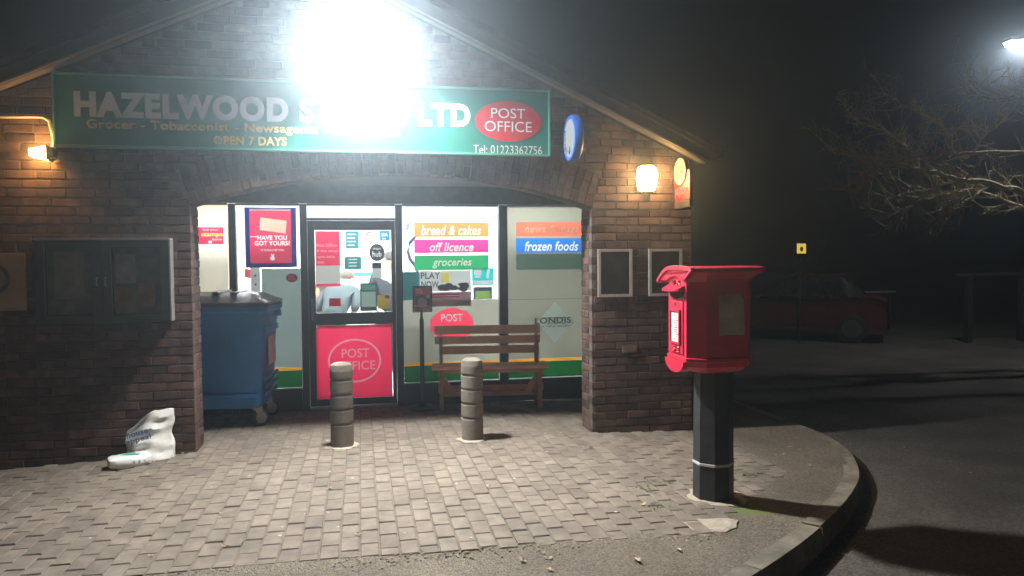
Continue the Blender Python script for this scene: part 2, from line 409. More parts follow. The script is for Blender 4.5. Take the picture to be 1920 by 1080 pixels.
for i in range(-28, 31):
    x = i*CW+.03; off = (i % 2)*CL/2+pr.uniform(-.012, .012)
    for j in range(-14, 9):
        y = j*CL+off; hl = 1
        fy = -2.635+.03*max(0, min(1, x))*-1.8-.01*math.sin(x*2.3); ly = 1
        if y-CL/2 < fy:      # cut blocks along the front edge
            if y+CL/2 < fy+.045: continue
            y1 = y+CL/2; ly = (y1-fy)/CL; y = (y1+fy)/2
        elif not (inpoly(x, y-.06, PEDGE) and inpoly(x, y+.06, PEDGE) and inpoly(x+.03, y, PEDGE) and inpoly(x-.03, y, PEDGE)): continue
        if x > 2.05 and not inpoly(x, y, PEDGE): continue
        if y > 1.62: continue
        if -.1 < y < .34 and (x < -1.42 or x > 2.16) and y > -.04: continue
        if any((x-a)**2+(y-b)**2 < (c-.05)**2 for a, b, c in NOGO): continue
        sink = pr.uniform(-.003, .002)+(-.003 if pr.random() < .05 else 0)
        M = Matrix.Translation((x, y, gz(x, y)+sink)) @ Matrix.Rotation(pr.uniform(-.012, .012), 4, 'Z') @ Matrix.Rotation(pr.uniform(-.008, .008), 4, 'X') @ Matrix.Rotation(pr.uniform(-.012, .012), 4, 'Y') @ Matrix.Diagonal((1, ly, 1, 1))
        pav.append(((x*1.0)**2*.6+(y+6.85)**2+(20 if x < -2.2 else 0), M, pr.randrange(6)))
pav.sort(key=lambda t: t[0])
for d, M, k in pav[:300]: inst('paver', PMe[k], paving, M)
mb = MB()
for d, M, k in pav[300:]: mb.add([M @ Vector(v) for v in PM[k].v], PM[k].f)
o = part('paver_mass', mb, PAVER, paving); o['kind'] = 'stuff'
# pale mortar patches round the bollard feet and the post box pole
def blob(cx, cy, r, z, seed, sx=1, sy=1):
    q = random.Random(seed); n = 18
    rr = [r*q.uniform(.78, 1.18) for _ in range(n)]
    P = [(cx+sx*rr[i]*math.cos(2*math.pi*i/n), cy+sy*rr[i]*math.sin(2*math.pi*i/n)) for i in range(n)]
    return MB().loft([[(x, y, z-.05) for x, y in P], [(x, y, z) for x, y in P], [(cx+(x-cx)*.8, cy+(y-cy)*.8, z+.006) for x, y in P]])
PATCH = mat('patch_mortar', (.36, .31, .24), .95, var=.25, scale=25, bump=.5, bscale=140)
for (cx, cy, r), sd in zip(NOGO, (2, 5, 9)):
    part('mortar_patch', blob(cx, cy, r*1.02, gz(cx, cy)+.001, sd), PATCH, paving)
part('mortar_patch', blob(2.14, -2.52, .17, gz(2.14, -2.52)-.004, 21, 1.35, .75), PATCH, paving)

# ------------------------------------------------------------------ shop building
shop = thing('shop_building', 'brown brick gabled corner shop with a wide arched entrance recess', 'shop', (0, 0, 0))
ACX, ZC, RA = .375, -3.2, 5.61
XL, XR = -1.42, 2.17
def zroof(x): return 4.19-.46*abs(x+.3)
poly = [(-3.76, -.4), (XL-.008, -.4), (XL-.008, 2.10)]
for k in range(25):
    x = XL-.008+(XR-XL+.016)*k/24
    poly.append((x, ZC+math.sqrt((RA+.008)**2-(x-ACX)**2)))
poly += [(XR+.008, -.4), (3.192, -.4), (3.192, zroof(3.192)), (-.3, 4.19), (-3.76, zroof(-3.76))]
wall = part('front_wall', MB().prism_y(poly, .009, .335), MORTAR, shop)
def brick_mesh(seed):
    r = random.Random(seed); b = MB(); j = lambda a: r.uniform(-a, a)
    rect = lambda d, y: [(-.1075+d+j(.0012), y, -.0325+d+j(.0012)), (.1075-d+j(.0012), y, -.0325+d+j(.0012)), (.1075-d+j(.0012), y, .0325-d+j(.0012)), (-.1075+d+j(.0012), y, .0325-d+j(.0012))]
    b.loft([rect(0, .05), rect(0, .004), rect(.004, 0)]); return b
BM = [brick_mesh(k) for k in range(6)]; BMe = [b.mesh('brick', BRICK) for b in BM]
bricks = []; br = random.Random(11)
camp = Vector((0, -6.85, 1.62))
def put_brick(cx, cy, z, length, depth=.05, rz=0, face=1.0):
    M = Matrix.Translation((cx, cy, z)) @ Matrix.Rotation(rz+br.uniform(-.006, .006), 4, 'Z') @ Matrix.Rotation(br.uniform(-.008, .008), 4, 'X')
    M = M @ Matrix.Translation((0, br.uniform(-.003, .002), br.uniform(-.0015, .0015))) @ Matrix.Diagonal((length/.215, depth/.05, br.uniform(.97, 1.03), 1))
    d = (Vector((cx, cy, z))-camp).length
    bricks.append((-length*face/d**2, M, br.randrange(6)))
def exclusions(z0, z1):
    z = (z0+z1)/2; ex = []
    if z < 2.118: ex.append((XL, XR))
    elif z < 2.43: h = 1.79+(z-2.118)*(.105/.312)+.012; ex.append((ACX-h, ACX+h))
    elif z < 2.74: h = math.sqrt(max(0, (RA+.338)**2-(z-ZC)**2)); ex.append((ACX-h, ACX+h))
    if z1 > 2.63 and z0 < 3.13: ex.append((-2.38, 1.70))
    return ex
z = -.15; row = 0
while z < 4.1:
    zt = z+.065
    hw = (4.19-zt)/.46
    x0, x1 = max(-3.5, -.3-hw), min(3.2, -.3+hw)
    segs = [(x0, x1)]
    for a, b in exclusions(z, zt):
        ns = []
        for s0, s1 in segs:
            if b <= s0 or a >= s1: ns.append((s0, s1)); continue
            if a > s0: ns.append((s0, a))
            if b < s1: ns.append((b, s1))
        segs = ns
    for s0, s1 in segs:
        # lay from the opening/corner edge
        right_edge = abs(s1-3.2) < .01 or abs(s1-XL) < .01
        L = s1-s0
        start = (0 if row % 2 else -.1125)
        cuts = []; p = start
        while p < L:
            a, b = max(p, 0), min(p+.215, L)
            if b-a > .03: cuts.append((a, b))
            p += .225
        for a, b in cuts:
            if right_edge: xa, xb = s1-b, s1-a
            else: xa, xb = s0+a, s0+b
            edge = (abs(xa-XR) < .01 or abs(xb-XL) < .01 or abs(xb-3.2) < .01)
            put_brick((xa+xb)/2, 0, z+.0325, xb-xa, .1025 if edge else .05)
    if zt < 2.1:   # reveals
        for xe, rz in ((XL, R(90)), (XR, R(-90))):
            ys = ((.1125, .3275),) if row % 2 else ((.1125, .215), (.225, .33))
            for a, b in ys: put_brick(xe, (a+b)/2, z+.0325, b-a, .05, rz, .4)
    z += .075; row += 1
bricks.sort(key=lambda t: t[0])
for d, M, k in bricks[:300]: inst('brick', BMe[k], wall, M)
mb = MB()
for d, M, k in bricks[300:]: mb.add([M @ Vector(v) for v in BM[k].v], BM[k].f)
o = part('brick_mass', mb, BRICK, wall); o['kind'] = 'stuff'
# arch of brick voussoirs, a brick and a half deep
half = math.asin(1.785/RA); n = 49
for i in range(n):
    a = -half+(i+.5)*2*half/n
    parts = ((0, .215), (.225, .328)) if i % 2 else ((0, .1025), (.1125, .328))
    for r0, r1 in parts:
        rc = RA+(r0+r1)/2
        M = Matrix.Translation((ACX+rc*math.sin(a), br.uniform(-.003, .003), ZC+rc*math.cos(a))) @ Matrix.Rotation(a-R(90)+br.uniform(-.006, .006), 4, 'Y')
        M = M @ Matrix.Diagonal(((r1-r0)/.215, .2/.05 if r0 == 0 else 1, 1, 1))
        inst('arch_brick', BMe[br.randrange(6)], wall, M)
# side and back shell, recess, roof
RW = mat('recess_wall', (.16, .09, .065), .9, var=.4, scale=8, bump=.4)
mb = MB(); mb.box(3.0, 3.19, .337, 8, -.4, 2.62); part('side_wall', mb, RW, shop)
mb = MB(); mb.box(-3.76, -3.57, .337, 8, -.4, 2.62); part('side_wall', mb, RW, shop)
mb = MB(); mb.box(-3.56, 2.99, 7.8, 8, -.4, 2.62); part('back_wall', mb, RW, shop)
mb = MB(); mb.box(-2.6, -2.45, .337, 1.6, -.1, 2.44); part('recess_wall', mb, RW, shop)
mb = MB(); mb.box(-3.55, 2.99, .337, 1.61, 2.45, 2.5); part('recess_ceiling', mb, SOFFIT, shop)
mb = MB(); mb.box(-2.44, 2.99, 1.56, 1.61, 2.255, 2.448); part('fascia_panel', mb, SOFFIT, shop)
ROOFM = mat('roof_tiles', (.05, .04, .035), .85, var=.3, bump=.4)
BARGE = mat('bargeboard_paint', (.05, .042, .035), .6, var=.2)
for sgn in (1, -1):
    xe = 3.45 if sgn > 0 else -4.05
    ze = 4.19-.46*3.75
    mb = MB()
    mb.prism_y([(-.3, 4.41), (xe, ze+.19), (xe, ze+.13), (-.3, 4.35)], -.16, 8.1)
    rf = part('roof', mb, ROOFM, shop)
    mb = MB(); xb = xe-sgn*.14; zb = 4.19-.46*abs(xb+.3)
    mb.prism_y([(-.3-sgn*.001*0, 4.20), (xb, zb+.01), (xb, zb+.15), (-.3, 4.345)], -.135, -.105)
    part('bargeboard', mb, BARGE, shop)
    mb = MB()
    mb.prism_y([(-.3, 4.205), (xb, zb+.012), (xb, zb+.03), (-.3, 4.22)], -.155, -.005)
    part('verge_soffit', mb, mat('soffit_strip', (.15, .125, .10), .7), shop)

# shopfront frame
SY = 1.65
def fr(x0, x1, z0, z1, nm='frame_post', y0=1.60, y1=1.70): return part(nm, MB().box(x0, x1, y0, y1, z0, z1, bev=.004), FRAME, shop)
fr(-1.375, -1.30, -.02, 2.25); fr(-.636, -.56, -.02, 2.25); fr(.395, .472, -.02, 2.25); fr(1.57, 1.67, -.02, 2.25, y0=1.585)
fr(2.93, 2.99, -.02, 2.25); fr(-2.44, -2.38, -.02, 2.25)
fr(-2.37, -1.38, 2.235, 2.254, 'head_rail'); fr(-1.298, -.64, 2.235, 2.254, 'head_rail'); fr(-.558, .393, 2.235, 2.254, 'head_rail'); fr(.474, 1.568, 2.235, 2.254, 'head_rail'); fr(1.672, 2.928, 2.235, 2.254, 'head_rail')
for a, b in ((-2.37, -1.38), (-1.298, -.64), (.474, 1.568), (1.672, 2.928)):
    fr(a, b, -.02, .2, 'stall_riser', 1.61, 1.69); fr(a, b, .203, .232, 'sill', 1.58, 1.70)
    part('window_pane', MB().box(a, b, 1.664, 1.670, .233, 2.234), GLASS, shop)
fr(-.558, .393, 2.075, 2.10, 'transom')
part('window_pane', MB().box(-.555, .39, 1.664, 1.670, 2.101, 2.234), GLASS, shop)
door = part('shop_door', MB().box(-.556, -.482, 1.62, 1.68, .02, 2.07).box(.348, .391, 1.62, 1.68, .02, 2.07).box(-.481, .347, 1.62, 1.68, 1.966, 2.07).box(-.481, .347, 1.62, 1.68, .92, 1.05).box(-.481, .347, 1.62, 1.68, .02, .095), FRAME, shop)
part('door_glass', MB().box(-.481, .347, 1.646, 1.652, 1.05, 1.966), GLASS, door)
part('door_glass', MB().box(-.481, .347, 1.650, 1.656, .096, .919), GLASS, door)
part('door_handle', MB().tube([(-.515, 1.60, .98), (-.515, 1.57, .99), (-.515, 1.565, 1.2), (-.515, 1.60, 1.21)], .011), STEEL, door, smooth=True)
part('threshold', MB().box(-.556, .391, 1.60, 1.69, -.03, .014), ALU, shop)

# interior shell
IW = SHOPW
part('shop_floor', MB().box(-3.5, 2.98, 1.70, 7.78, -.06, -.004), mat('shop_vinyl', (.5, .5, .48), .4), shop)
part('shop_ceiling', MB().box(-3.5, 2.98, 1.70, 7.78, 2.56, 2.60), IW, shop)
part('partition', MB().box(-3.5, 2.98, 5.6, 5.7, 0, 2.559), IW, shop)
part('partition', MB().box(-2.44, -2.34, 1.72, 5.59, 0, 2.559), IW, shop)
part('partition', MB().box(2.88, 2.98, 1.72, 5.59, 0, 2.559), IW, shop)
part('wall_stripe', MB().box(-1.2, .8, 5.58, 5.598, 1.385, 1.44), mat('green_stripe', (.03, .45, .18), .5), shop)
part('partition', MB().box(-2.33, -1.55, 3.4, 3.5, 0, 2.559), mat('inner_brick', (.5, .33, .22), .9, var=.2), shop, label='brick nib behind the leftmost shop window')
PANEL = emit('tube_panel', (.95, .97, 1.0), 110)
for x in (-1.4, .3, 1.9):
    for y in (2.6, 4.4):
        t = thing('ceiling_light', 'white ceiling light panel inside the shop', 'ceiling light', (x, y, 2.559), 0, 'ceiling light panels in the shop')
        part('frame', MB().box(x-.62, x+.62, y-.17, y+.17, 2.535, 2.558), WHITE, t)
        part('diffuser', MB().box(x-.6, x+.6, y-.15, y+.15, 2.52, 2.534), PANEL, t)

# ------------------------------------------------------------------ fascia sign
GREEN = mat('sign_green', (.010, .17, .13), .45, var=.12, scale=3)
WLET = mat('letter_white', (.75, .75, .75), .5, var=.02)
YLET = mat('letter_yellow', (.85, .62, .24), .5, var=.05)
RED = mat('post_red', (.55, .02, .03), .45, var=.1)
sign = thing('shop_sign', 'long green fascia sign board with white shop name over the arch', 'shop sign', (-.34, -.05, 2.59))
part('board', MB().box(-2.425, 1.737, -.07, -.006, 2.6, 3.17), GREEN, sign)
GT = mat('sign_trim', (.10, .36, .25), .4, var=.1)
part('trim', MB().box(-2.44, 1.752, -.085, -.004, 2.582, 2.6).box(-2.44, 1.752, -.085, -.004, 3.17, 3.188), GT, sign)
part('trim', MB().box(-2.44, -2.425, -.085, -.004, 2.601, 3.169).box(1.737, 1.752, -.085, -.004, 2.601, 3.169), GT, sign)
SYF = -.0725
text('HAZELWOOD STORES LTD', WLET, sign, (-.637, SYF, 2.935), 3.29, .215, bold=.055)
text('Grocer - Tobacconist - Newsagents - Off Licence', YLET, sign, (-.911, SYF, 2.765), 2.56, .10, bold=.028)
text('OPEN 7 DAYS', YLET, sign, (-.904, SYF, 2.662), .6, .078, bold=.035)
text('Tel: 01223362756', WLET, sign, (1.352, SYF, 2.633), .645, .078, bold=0)
part('post_office_oval', MB().disc((1.358, -.071, 2.892), (1, 0, 0), (0, 0, 1), .31, .185, .002), RED, sign)
text('POST', WLET, sign, (1.358, -.0745, 2.965), .32, .09, name='lettering'); text('OFFICE', WLET, sign, (1.358, -.0745, 2.845), .44, .095, name='lettering')

# ------------------------------------------------------------------ lamps
fl = thing('floodlight', 'dazzling white floodlight on a bracket above the middle of the green sign', 'floodlight', (0, 0, 3.42))
part('bracket', MB().box(-.02, .02, -.30, -.0, 3.40, 3.425).box(-.06, .06, -.02, -.0, 3.36, 3.47), BLACKP, fl)
aim = Vector((.17, -.50, -.80)).normalized()      # the lamp looks down, out and a little to the right
zz_ = -aim; xx_ = Vector((0, 0, 1)).cross(zz_).normalized(); yy_ = zz_.cross(xx_)
tilt = Matrix((xx_, yy_, zz_)).transposed().to_4x4(); tilt.translation = (0, -.36, 3.41)
part('housing', MB().box(-.15, .15, -.11, .11, .012, .07, tilt).box(-.15, .15, .09, .11, -.02, .0115, tilt).box(-.15, .15, -.125, -.1105, -.03, .0115, tilt), BLACKP, fl)
LENS = emit('flood_lens', (.76, .90, 1.0), 680)
part('lens', MB().box(-.14, .14, -.10, .085, 0, .011, tilt), LENS, fl)
def area(name, parent, M, sx, sy, power, col, spread=180):
    d = bpy.data.lights.new(name, 'AREA'); d.shape = 'RECTANGLE'; d.size = sx; d.size_y = sy; d.energy = power; d.color = col; d.spread = R(spread)
    o = bpy.data.objects.new(name, d); C.objects.link(o); o.parent = parent; M = M.copy(); M.translation -= wloc(parent); o.matrix_basis = M; return o
area('flood_beam', fl, tilt @ Matrix.Translation((0, 0, -.012)), .24, .16, 335, (1.0, .96, .89), 152)

lan = thing('wall_lantern', 'glowing warm half-round wall lantern on the right-hand brick pier', 'wall lantern', (2.72, 0, 2.39))
LG = emit('lantern_glass', (1, .60, .23), 120)
sec = lambda s, z, n=16: [(2.72+.098*s*math.cos(math.pi*k/(n-1)), -.022-.13*s*math.sin(math.pi*k/(n-1)), z) for k in range(n)]
part('glass', MB().loft([sec(.45, 2.27), sec(.72, 2.285), sec(.88, 2.315), sec(.97, 2.36), sec(1, 2.40), sec(.97, 2.445), sec(.86, 2.485), sec(.66, 2.507)]), LG, lan, smooth=True)
part('cap', MB().loft([sec(.68, 2.508), sec(.70, 2.52), sec(.3, 2.54)]), BLACKP, lan)
part('back_plate', MB().box(2.62, 2.82, -.019, -.003, 2.26, 2.52, bev=.004), BLACKP, lan)
part('base_ring', MB().loft([sec(.3, 2.25), sec(.46, 2.256), sec(.46, 2.269)]), BLACKP, lan)

ll = thing('bulkhead_lamp', 'small orange glowing flood lamp fed by a cable at the left end of the sign', 'wall lamp', (-2.53, 0, 2.5))
LB = emit('bulkhead_glass', (1, .52, .14), 90)
part('lamp_lens', MB().loft([[(-2.60, -.14, 2.50), (-2.60, -.05, 2.49), (-2.60, -.05, 2.55), (-2.60, -.14, 2.55)], [(-2.47, -.16, 2.475), (-2.47, -.05, 2.465), (-2.47, -.05, 2.575), (-2.47, -.16, 2.575)]]), LB, ll)
part('housing', MB().loft([[(-2.468, -.165, 2.465), (-2.468, -.03, 2.455), (-2.468, -.03, 2.585), (-2.468, -.165, 2.585)], [(-2.43, -.12, 2.49), (-2.43, -.03, 2.49), (-2.43, -.03, 2.55), (-2.43, -.12, 2.55)]]).box(-2.52, -2.46, -.03, -.003, 2.49, 2.56), BLACKP, ll)
part('cable', MB().tube([(-3.45, -.018, 2.822), (-3.0, -.018, 2.815), (-2.62, -.018, 2.829), (-2.535, -.018, 2.828), (-2.49, -.018, 2.80), (-2.475, -.018, 2.72), (-2.462, -.018, 2.66), (-2.458, -.02, 2.56)], .013, 8), mat('cable_white', (.6, .56, .5), .5), ll, smooth=True)

# ------------------------------------------------------------------ signs on the front
DISC = emit('lit_disc', (.86, .95, 1.0), .62)
BLUE = mat('rim_blue', (.02, .10, .42), .4, var=.1)
rs = thing('round_sign', 'round white lit projecting sign with a thick blue rim beside the green board', 'projecting sign', (1.95, 0, 2.72))
U, V = (0, -1, 0), (0, 0, 1); rc = (1.93, -.11-.08, 2.725)
Y0 = -.235
part('rim', MB().loft([[(1.90+o, Y0+r*math.cos(2*math.pi*i/48), 2.725+r*math.sin(2*math.pi*i/48)) for i in range(48)] for o, r in ((.0, .168), (-.012, .178), (-.012, .2), (.01, .212), (.055, .212), (.07, .195))]), BLUE, rs, smooth=True)
part('face', MB().disc((1.896, Y0, 2.725), (0, -1, 0), (0, 0, 1), .17, .17, .006), DISC, rs)
part('bracket', MB().box(1.93, 1.97, -.03, -.003, 2.66, 2.79), BLACKP, rs)
DK = mat('print_dark', (.03, .035, .04), .6)
for k, ch in enumerate('LOTTERY'):
    a = R(150+k*15); text(ch, DK, rs, (1.888, Y0-(-.137)*-1*0-.137*math.cos(a), 2.725+.137*math.sin(a)), None, .05, U=(0, -math.cos(a+R(90)), math.sin(a+R(90))), V=(0, math.cos(a), -math.sin(a)), bold=.04)
part('emblem', MB().disc((1.888, Y0-.02, 2.60), (0, -1, 0), (0, 0, 1), .03, .022, .002).box(1.886, 1.888, Y0-.035, Y0-.027, 2.60, 2.65).box(1.886, 1.888, Y0-.02, Y0-.012, 2.6, 2.645), DK, rs)

pz = thing('payment_sign', 'red projecting sign with a round yellow badge on the right corner of the shop', 'projecting sign', (3.02, 0, 2.33))
PR = mat('sign_red', (.24, .0025, .008), .45, var=.1)
part('board', MB().box(3.00, 3.03, -.385, -.05, 2.17, 2.45, bev=.006), PR, pz)
part('base_band', MB().box(2.998, 3.032, -.385, -.05, 2.10, 2.169), mat('sign_grey', (.045, .04, .036), .5), pz)
part('wall_bracket', MB().box(3.005, 3.025, -.05, -.003, 2.2, 2.4), BLACKP, pz)
part('badge', MB().disc((2.996, -.19, 2.445), (0, -1, 0), (0, 0, 1), .125, .125, .007).disc((3.04, -.19, 2.445), (0, -1, 0), (0, 0, 1), .125, .125, .007), mat('badge_yellow', (.5, .42, .16), .5, var=.03), pz)
part('badge_mark', MB().ring((2.987, -.165, 2.435), (0, -1, 0), (0, 0, 1), .055, .06, .024, .002).box(2.985, 2.987, -.26, -.235, 2.43, 2.50).box(2.985, 2.987, -.245, -.215, 2.37, 2.41).box(2.985, 2.987, -.25, -.21, 2.425, 2.445), DK, pz)
text('payzone', emit('glow_letter', (1, .72, .42), .7), pz, (2.997, -.215, 2.245), .30, .085, U=(0, -1, 0), bold=.02)  # letters' brightness is put in as emission; the plate holds no lamp

# notice boards
DARKW = mat('board_wood', (.022, .02, .02), .5, var=.3)
nb = thing('notice_board', 'dark double-door notice board with handles on the left brick wall', 'notice board', (-2.09, 0, 1.13))
part('case', MB().box(-2.60, -1.575, -.06, -.004, 1.13, 1.815), DARKW, nb)
part('edge_trim', MB().box(-2.612, -1.563, -.112, -.004, 1.816, 1.83), ALU, nb); part('edge_trim', MB().box(-1.574, -1.562, -.112, -.004, 1.13, 1.815), mat('dark_edge', (.2, .19, .175), .55), nb)  # right edge trim is a darker grey than the top one
for x0, x1, s in ((-2.60, -2.10, 1), (-2.095, -1.576, -1)):
    d = part('door', MB().box(x0, x0+.07, -.11, -.085, 1.132, 1.813).box(x1-.07, x1, -.11, -.085, 1.132, 1.813).box(x0+.071, x1-.071, -.11, -.085, 1.132, 1.19).box(x0+.071, x1-.071, -.11, -.085, 1.755, 1.813), DARKW, nb)
    part('pane', MB().box(x0+.071, x1-.071, -.10, -.096, 1.191, 1.754), GLASS, d)
    hx = x1-.03 if s > 0 else x0+.03
    part('handle', MB().tube([(hx, -.112, 1.50), (hx, -.135, 1.50), (hx, -.135, 1.44), (hx, -.112, 1.44)], .008), STEEL, d)
    part('backing', MB().box(x0+.075, x1-.075, -.064, -.061, 1.195, 1.75), mat('felt', (.33, .31, .28), .9, var=.3), nb)
for x0, x1, z0, z1, cc in ((-2.47, -2.24, 1.33, 1.72, 'a'), (-2.0, -1.85, 1.45, 1.7, 'b'), (-1.83, -1.7, 1.25, 1.45, 'c'), (-2.0, -1.86, 1.21, 1.41, 'd')):
    solo('notice', MB().box(x0, x1, -.068, -.065, z0, z1), {'a': mat('paper_tan', (.6, .53, .44), .8), 'b': mat('paper_grey', (.6, .56, .5), .8), 'c': mat('paper_brown', (.6, .33, .2), .8), 'd': mat('paper_brown', (.6, .33, .2), .8)}[cc],
         {'a': 'large tan notice behind the left door of the notice board', 'b': 'greyish notice pinned high behind the right notice board door', 'c': 'brownish sheet pinned low at the right edge of the notice board', 'd': 'brownish sheet pinned low left behind the right notice board door'}[cc], 'notice', ((x0+x1)/2, -.066, z0))
wp = thing('wall_plaque', 'tan square plaque with a dark round emblem at the far left of the wall', 'wall plaque', (-2.95, 0, 1.24))
part('plate', MB().box(-3.22, -2.70, -.03, -.004, 1.24, 1.71, bev=.005), mat('plaque_tan', (.32, .22, .12), .6, var=.25, scale=5), wp)
part('emblem', MB().ring((-2.94, -.031, 1.50), (1, 0, 0), (0, 0, 1), .13, .13, .035, .003).disc((-2.98, -.031, 1.49), (1, 0, 0), (0, 0, 1), .05, .035, .003), mat('plaque_dark', (.08, .06, .045), .7), wp)
for i, (x0, x1, col, lb) in enumerate(((2.23, 2.575, (.09, .095, .09), 'silver framed dark poster case on the pier nearest the shop window'), (2.745, 3.09, (.15, .115, .06), 'silver framed brownish poster case half behind the red post box'))):
    t = thing('poster_case', lb, 'poster case', ((x0+x1)/2, 0, 1.255), 0, 'poster cases on the right pier')
    w = .026
    part('frame', MB().box(x0, x1, -.03, -.004, 1.257, 1.257+w).box(x0, x1, -.03, -.004, 1.717-w, 1.717).box(x0, x0+w, -.03, -.004, 1.257+w, 1.717-w).box(x1-w, x1, -.03, -.004, 1.257+w, 1.717-w), ALU, t)
    part('poster', MB().box(x0+w, x1-w, -.012, -.005, 1.257+w, 1.717-w), mat('case_poster%d' % i, col, .6, var=.5, scale=7), t)
    part('cover', MB().box(x0+w, x1-w, -.02, -.017, 1.257+w, 1.717-w), GLASS, t)
solo('wall_vent', MB().box(2.475, 2.62, -.015, -.0035, .715, .78).box(2.5, 2.53, -.02, -.0155, .725, .735).box(2.56, 2.58, -.02, -.0155, .73, .74), mat('old_vent', (.16, .1, .07), .7), 'small rusty metal cover on the right brick pier below the poster cases', 'wall vent', (2.55, -.01, .71))

# ------------------------------------------------------------------ posters and vinyls on the shopfront
def V_(name, col, tr=.6, **k): return mat('vinyl_'+name, col, .5, var=.06, scale=4, trans=tr, **k)
VW = V_('white', (.8, .8, .78)); VOR = V_('orange', (.85, .26, .05)); VPK = V_('pink', (.75, .03, .28)); VGR = V_('green', (.01, .42, .13)); VRD = V_('red', (.72, .02, .08)); VCR = V_('crimson', (.9, .024, .105), .65)
VNW = V_('news', (.5, .11, .06), .7); VBL = V_('blue', (.01, .13, .45), .7); VTE = V_('teal', (.12, .42, .42)); VCY = V_('cyan', (.02, .62, .62), .6); VNV = V_('navy', (.04, .07, .14), .35); VGY = V_('grey', (.55, .55, .52)); VYL = V_('yellow', (.62, .52, .08)); VFR = V_('frost', (.39, .37, .29), .75); VFB = V_('frost_blue', (.55, .62, .6), .7)
VDK = V_('dark', (.05, .055, .06), .25); VFG = V_('form_green', (.22, .3, .24)); VSB = V_('stripe_yellow', (.85, .55, .03), .85); VSG = V_('stripe_green', (.01, .3, .11), .75); VCB = V_('cobalt', (.015, .05, .5), .4)
VPP = V_('palepink', (.55, .4, .42)); VBO = mat('board_beige', (.25, .24, .185), .55, var=.08, scale=2, trans=.7); VLT = mat('letter_pale', (.8, .76, .66), .5, var=.02, trans=.6)
WY = 1.662   # outer face of the glass
def poster(name, m, label, cat, x0, x1, z0, z1, y=WY, th=.002, group=None):
    return solo(name, MB().box(x0, x1, y-th, y, z0, z1), m, label, cat, ((x0+x1)/2, y, z0), group)
def lines(root, m, x0, x1, z0, z1, n, y, h=.4, seed=1):
    r = random.Random(seed); dz = (z1-z0)/n; b = MB()
    for k in range(n): b.box(x0, x0+(x1-x0)*r.uniform(.55, 1), y-.0015, y-.0005, z0+dz*(k+.5-h/2), z0+dz*(k+.5+h/2))
    return part('print_lines', b, m, root)
# window vinyls that belong to the panes
poster('window_vinyl', VFB, 'pale frosted vinyl on the lower pane behind the blue bin', 'window vinyl', -1.05, -.642, .46, 1.548)
frost = poster('window_vinyl', VFR, 'beige frosted vinyl across the lower middle window behind the bench', 'window vinyl', .476, 1.566, .459, 1.17)
for a, b, t in ((-1.296, -.642, 'left window by the bin'), (.476, 1.566, 'middle window behind the bench'), (1.674, 2.92, 'right window beside the pier')):
    poster('vinyl_stripe', VSB, 'narrow yellow stripe low on the '+t, 'window stripe', a, b, .425, .458)
    poster('vinyl_stripe', VSG, 'dark green band along the foot of the '+t, 'window stripe', a, b, .236, .424)
wboard = p = poster('window_board', VBO, 'beige board filling the whole right window pane', 'window board', 1.674, 2.92, .459, 2.232)
part('joint', MB().box(1.676, 2.92, WY-.003, WY-.0022, 1.155, 1.16), VDK, p)
p = poster('window_vinyl', VTE, 'plain teal vinyl at the left edge of the middle window', 'window vinyl', .476, .655, 1.172, 1.495)
def plines(root, m, x0, x1, z0, z1, n, h=.4, seed=1):
    r = random.Random(seed); dz = (z1-z0)/n
    for k in range(n): print_shape('print_line', [rect(x0, x0+(x1-x0)*r.uniform(.6, 1), z0+dz*(k+.5-h/2), z0+dz*(k+.5+h/2))], m, root)
def banner(m, s, label, x0, x1, z0, z1, tx0, tx1, tm=VLT):
    p = poster('window_banner', m, label, 'window banner', x0, x1, z0, z1, WY-.004, group='window banners')
    h = (z1-z0)
    print_text(s, tm, p, ((tx0+tx1)/2, WY-.005, (z0+z1)/2-.008), tx1-tx0, h*.66, bold=.022, shear=.25)
banner(VOR, 'bread & cakes', 'orange window banner reading bread & cakes', .606, 1.459, 1.889, 2.055, .685, 1.373)
banner(VPK, 'off licence', 'pink window banner reading off licence', .606, 1.459, 1.707, 1.86, .78, 1.285)
banner(VGR, 'groceries', 'green window banner reading groceries', .606, 1.459, 1.51, 1.68, .81, 1.26)
banner(VNW, 'news & mags', 'reddish window banner reading news & mags', 1.78, 2.62, 1.893, 2.058, 1.885, 2.54, mat('letter_dim', (.6, .36, .27), .5, trans=.3))
banner(VBL, 'frozen foods', 'blue window banner reading frozen foods', 1.78, 2.62, 1.70, 1.872, 1.885, 2.535, VW)
poster('window_banner', V_('faded', (.28, .38, .32), .7), 'faded pale green banner under frozen foods', 'window banner', 1.78, 2.62, 1.503, 1.69, WY-.004, group='window banners')
p = poster('window_sign', V_('play', (.6, .62, .6)), 'pale PLAY NOW poster with a yellow badge in the middle window', 'poster', .66, 1.25, 1.268, 1.507, WY-.004)
print_text('PLAY', VDK, p, (.785, 0, 1.45), .22, .075, bold=.02); print_text('NOW', VDK, p, (.78, 0, 1.35), .2, .075, bold=.02)
print_shape('badge', [rect(.905, 1.0, 1.37, 1.48)], VYL, p)
b = MB(); rr = random.Random(4)
for k in range(14):
    x = rr.uniform(.9, 1.2); z = rr.uniform(1.28, 1.36); w = rr.uniform(.02, .06)
    b.disc((x, WY-.0065-.0001*k, z), (1, 0, 0), (0, 0, 1), w, w*rr.uniform(.3, .8), .0005, 10)
part('picture', b, V_('smudge', (.14, .15, .16), .3), p)
p = poster('poster', VCY, 'bright cyan poster at the right of the middle window', 'poster', 1.26, 1.516, 1.33, 1.528, WY-.007)
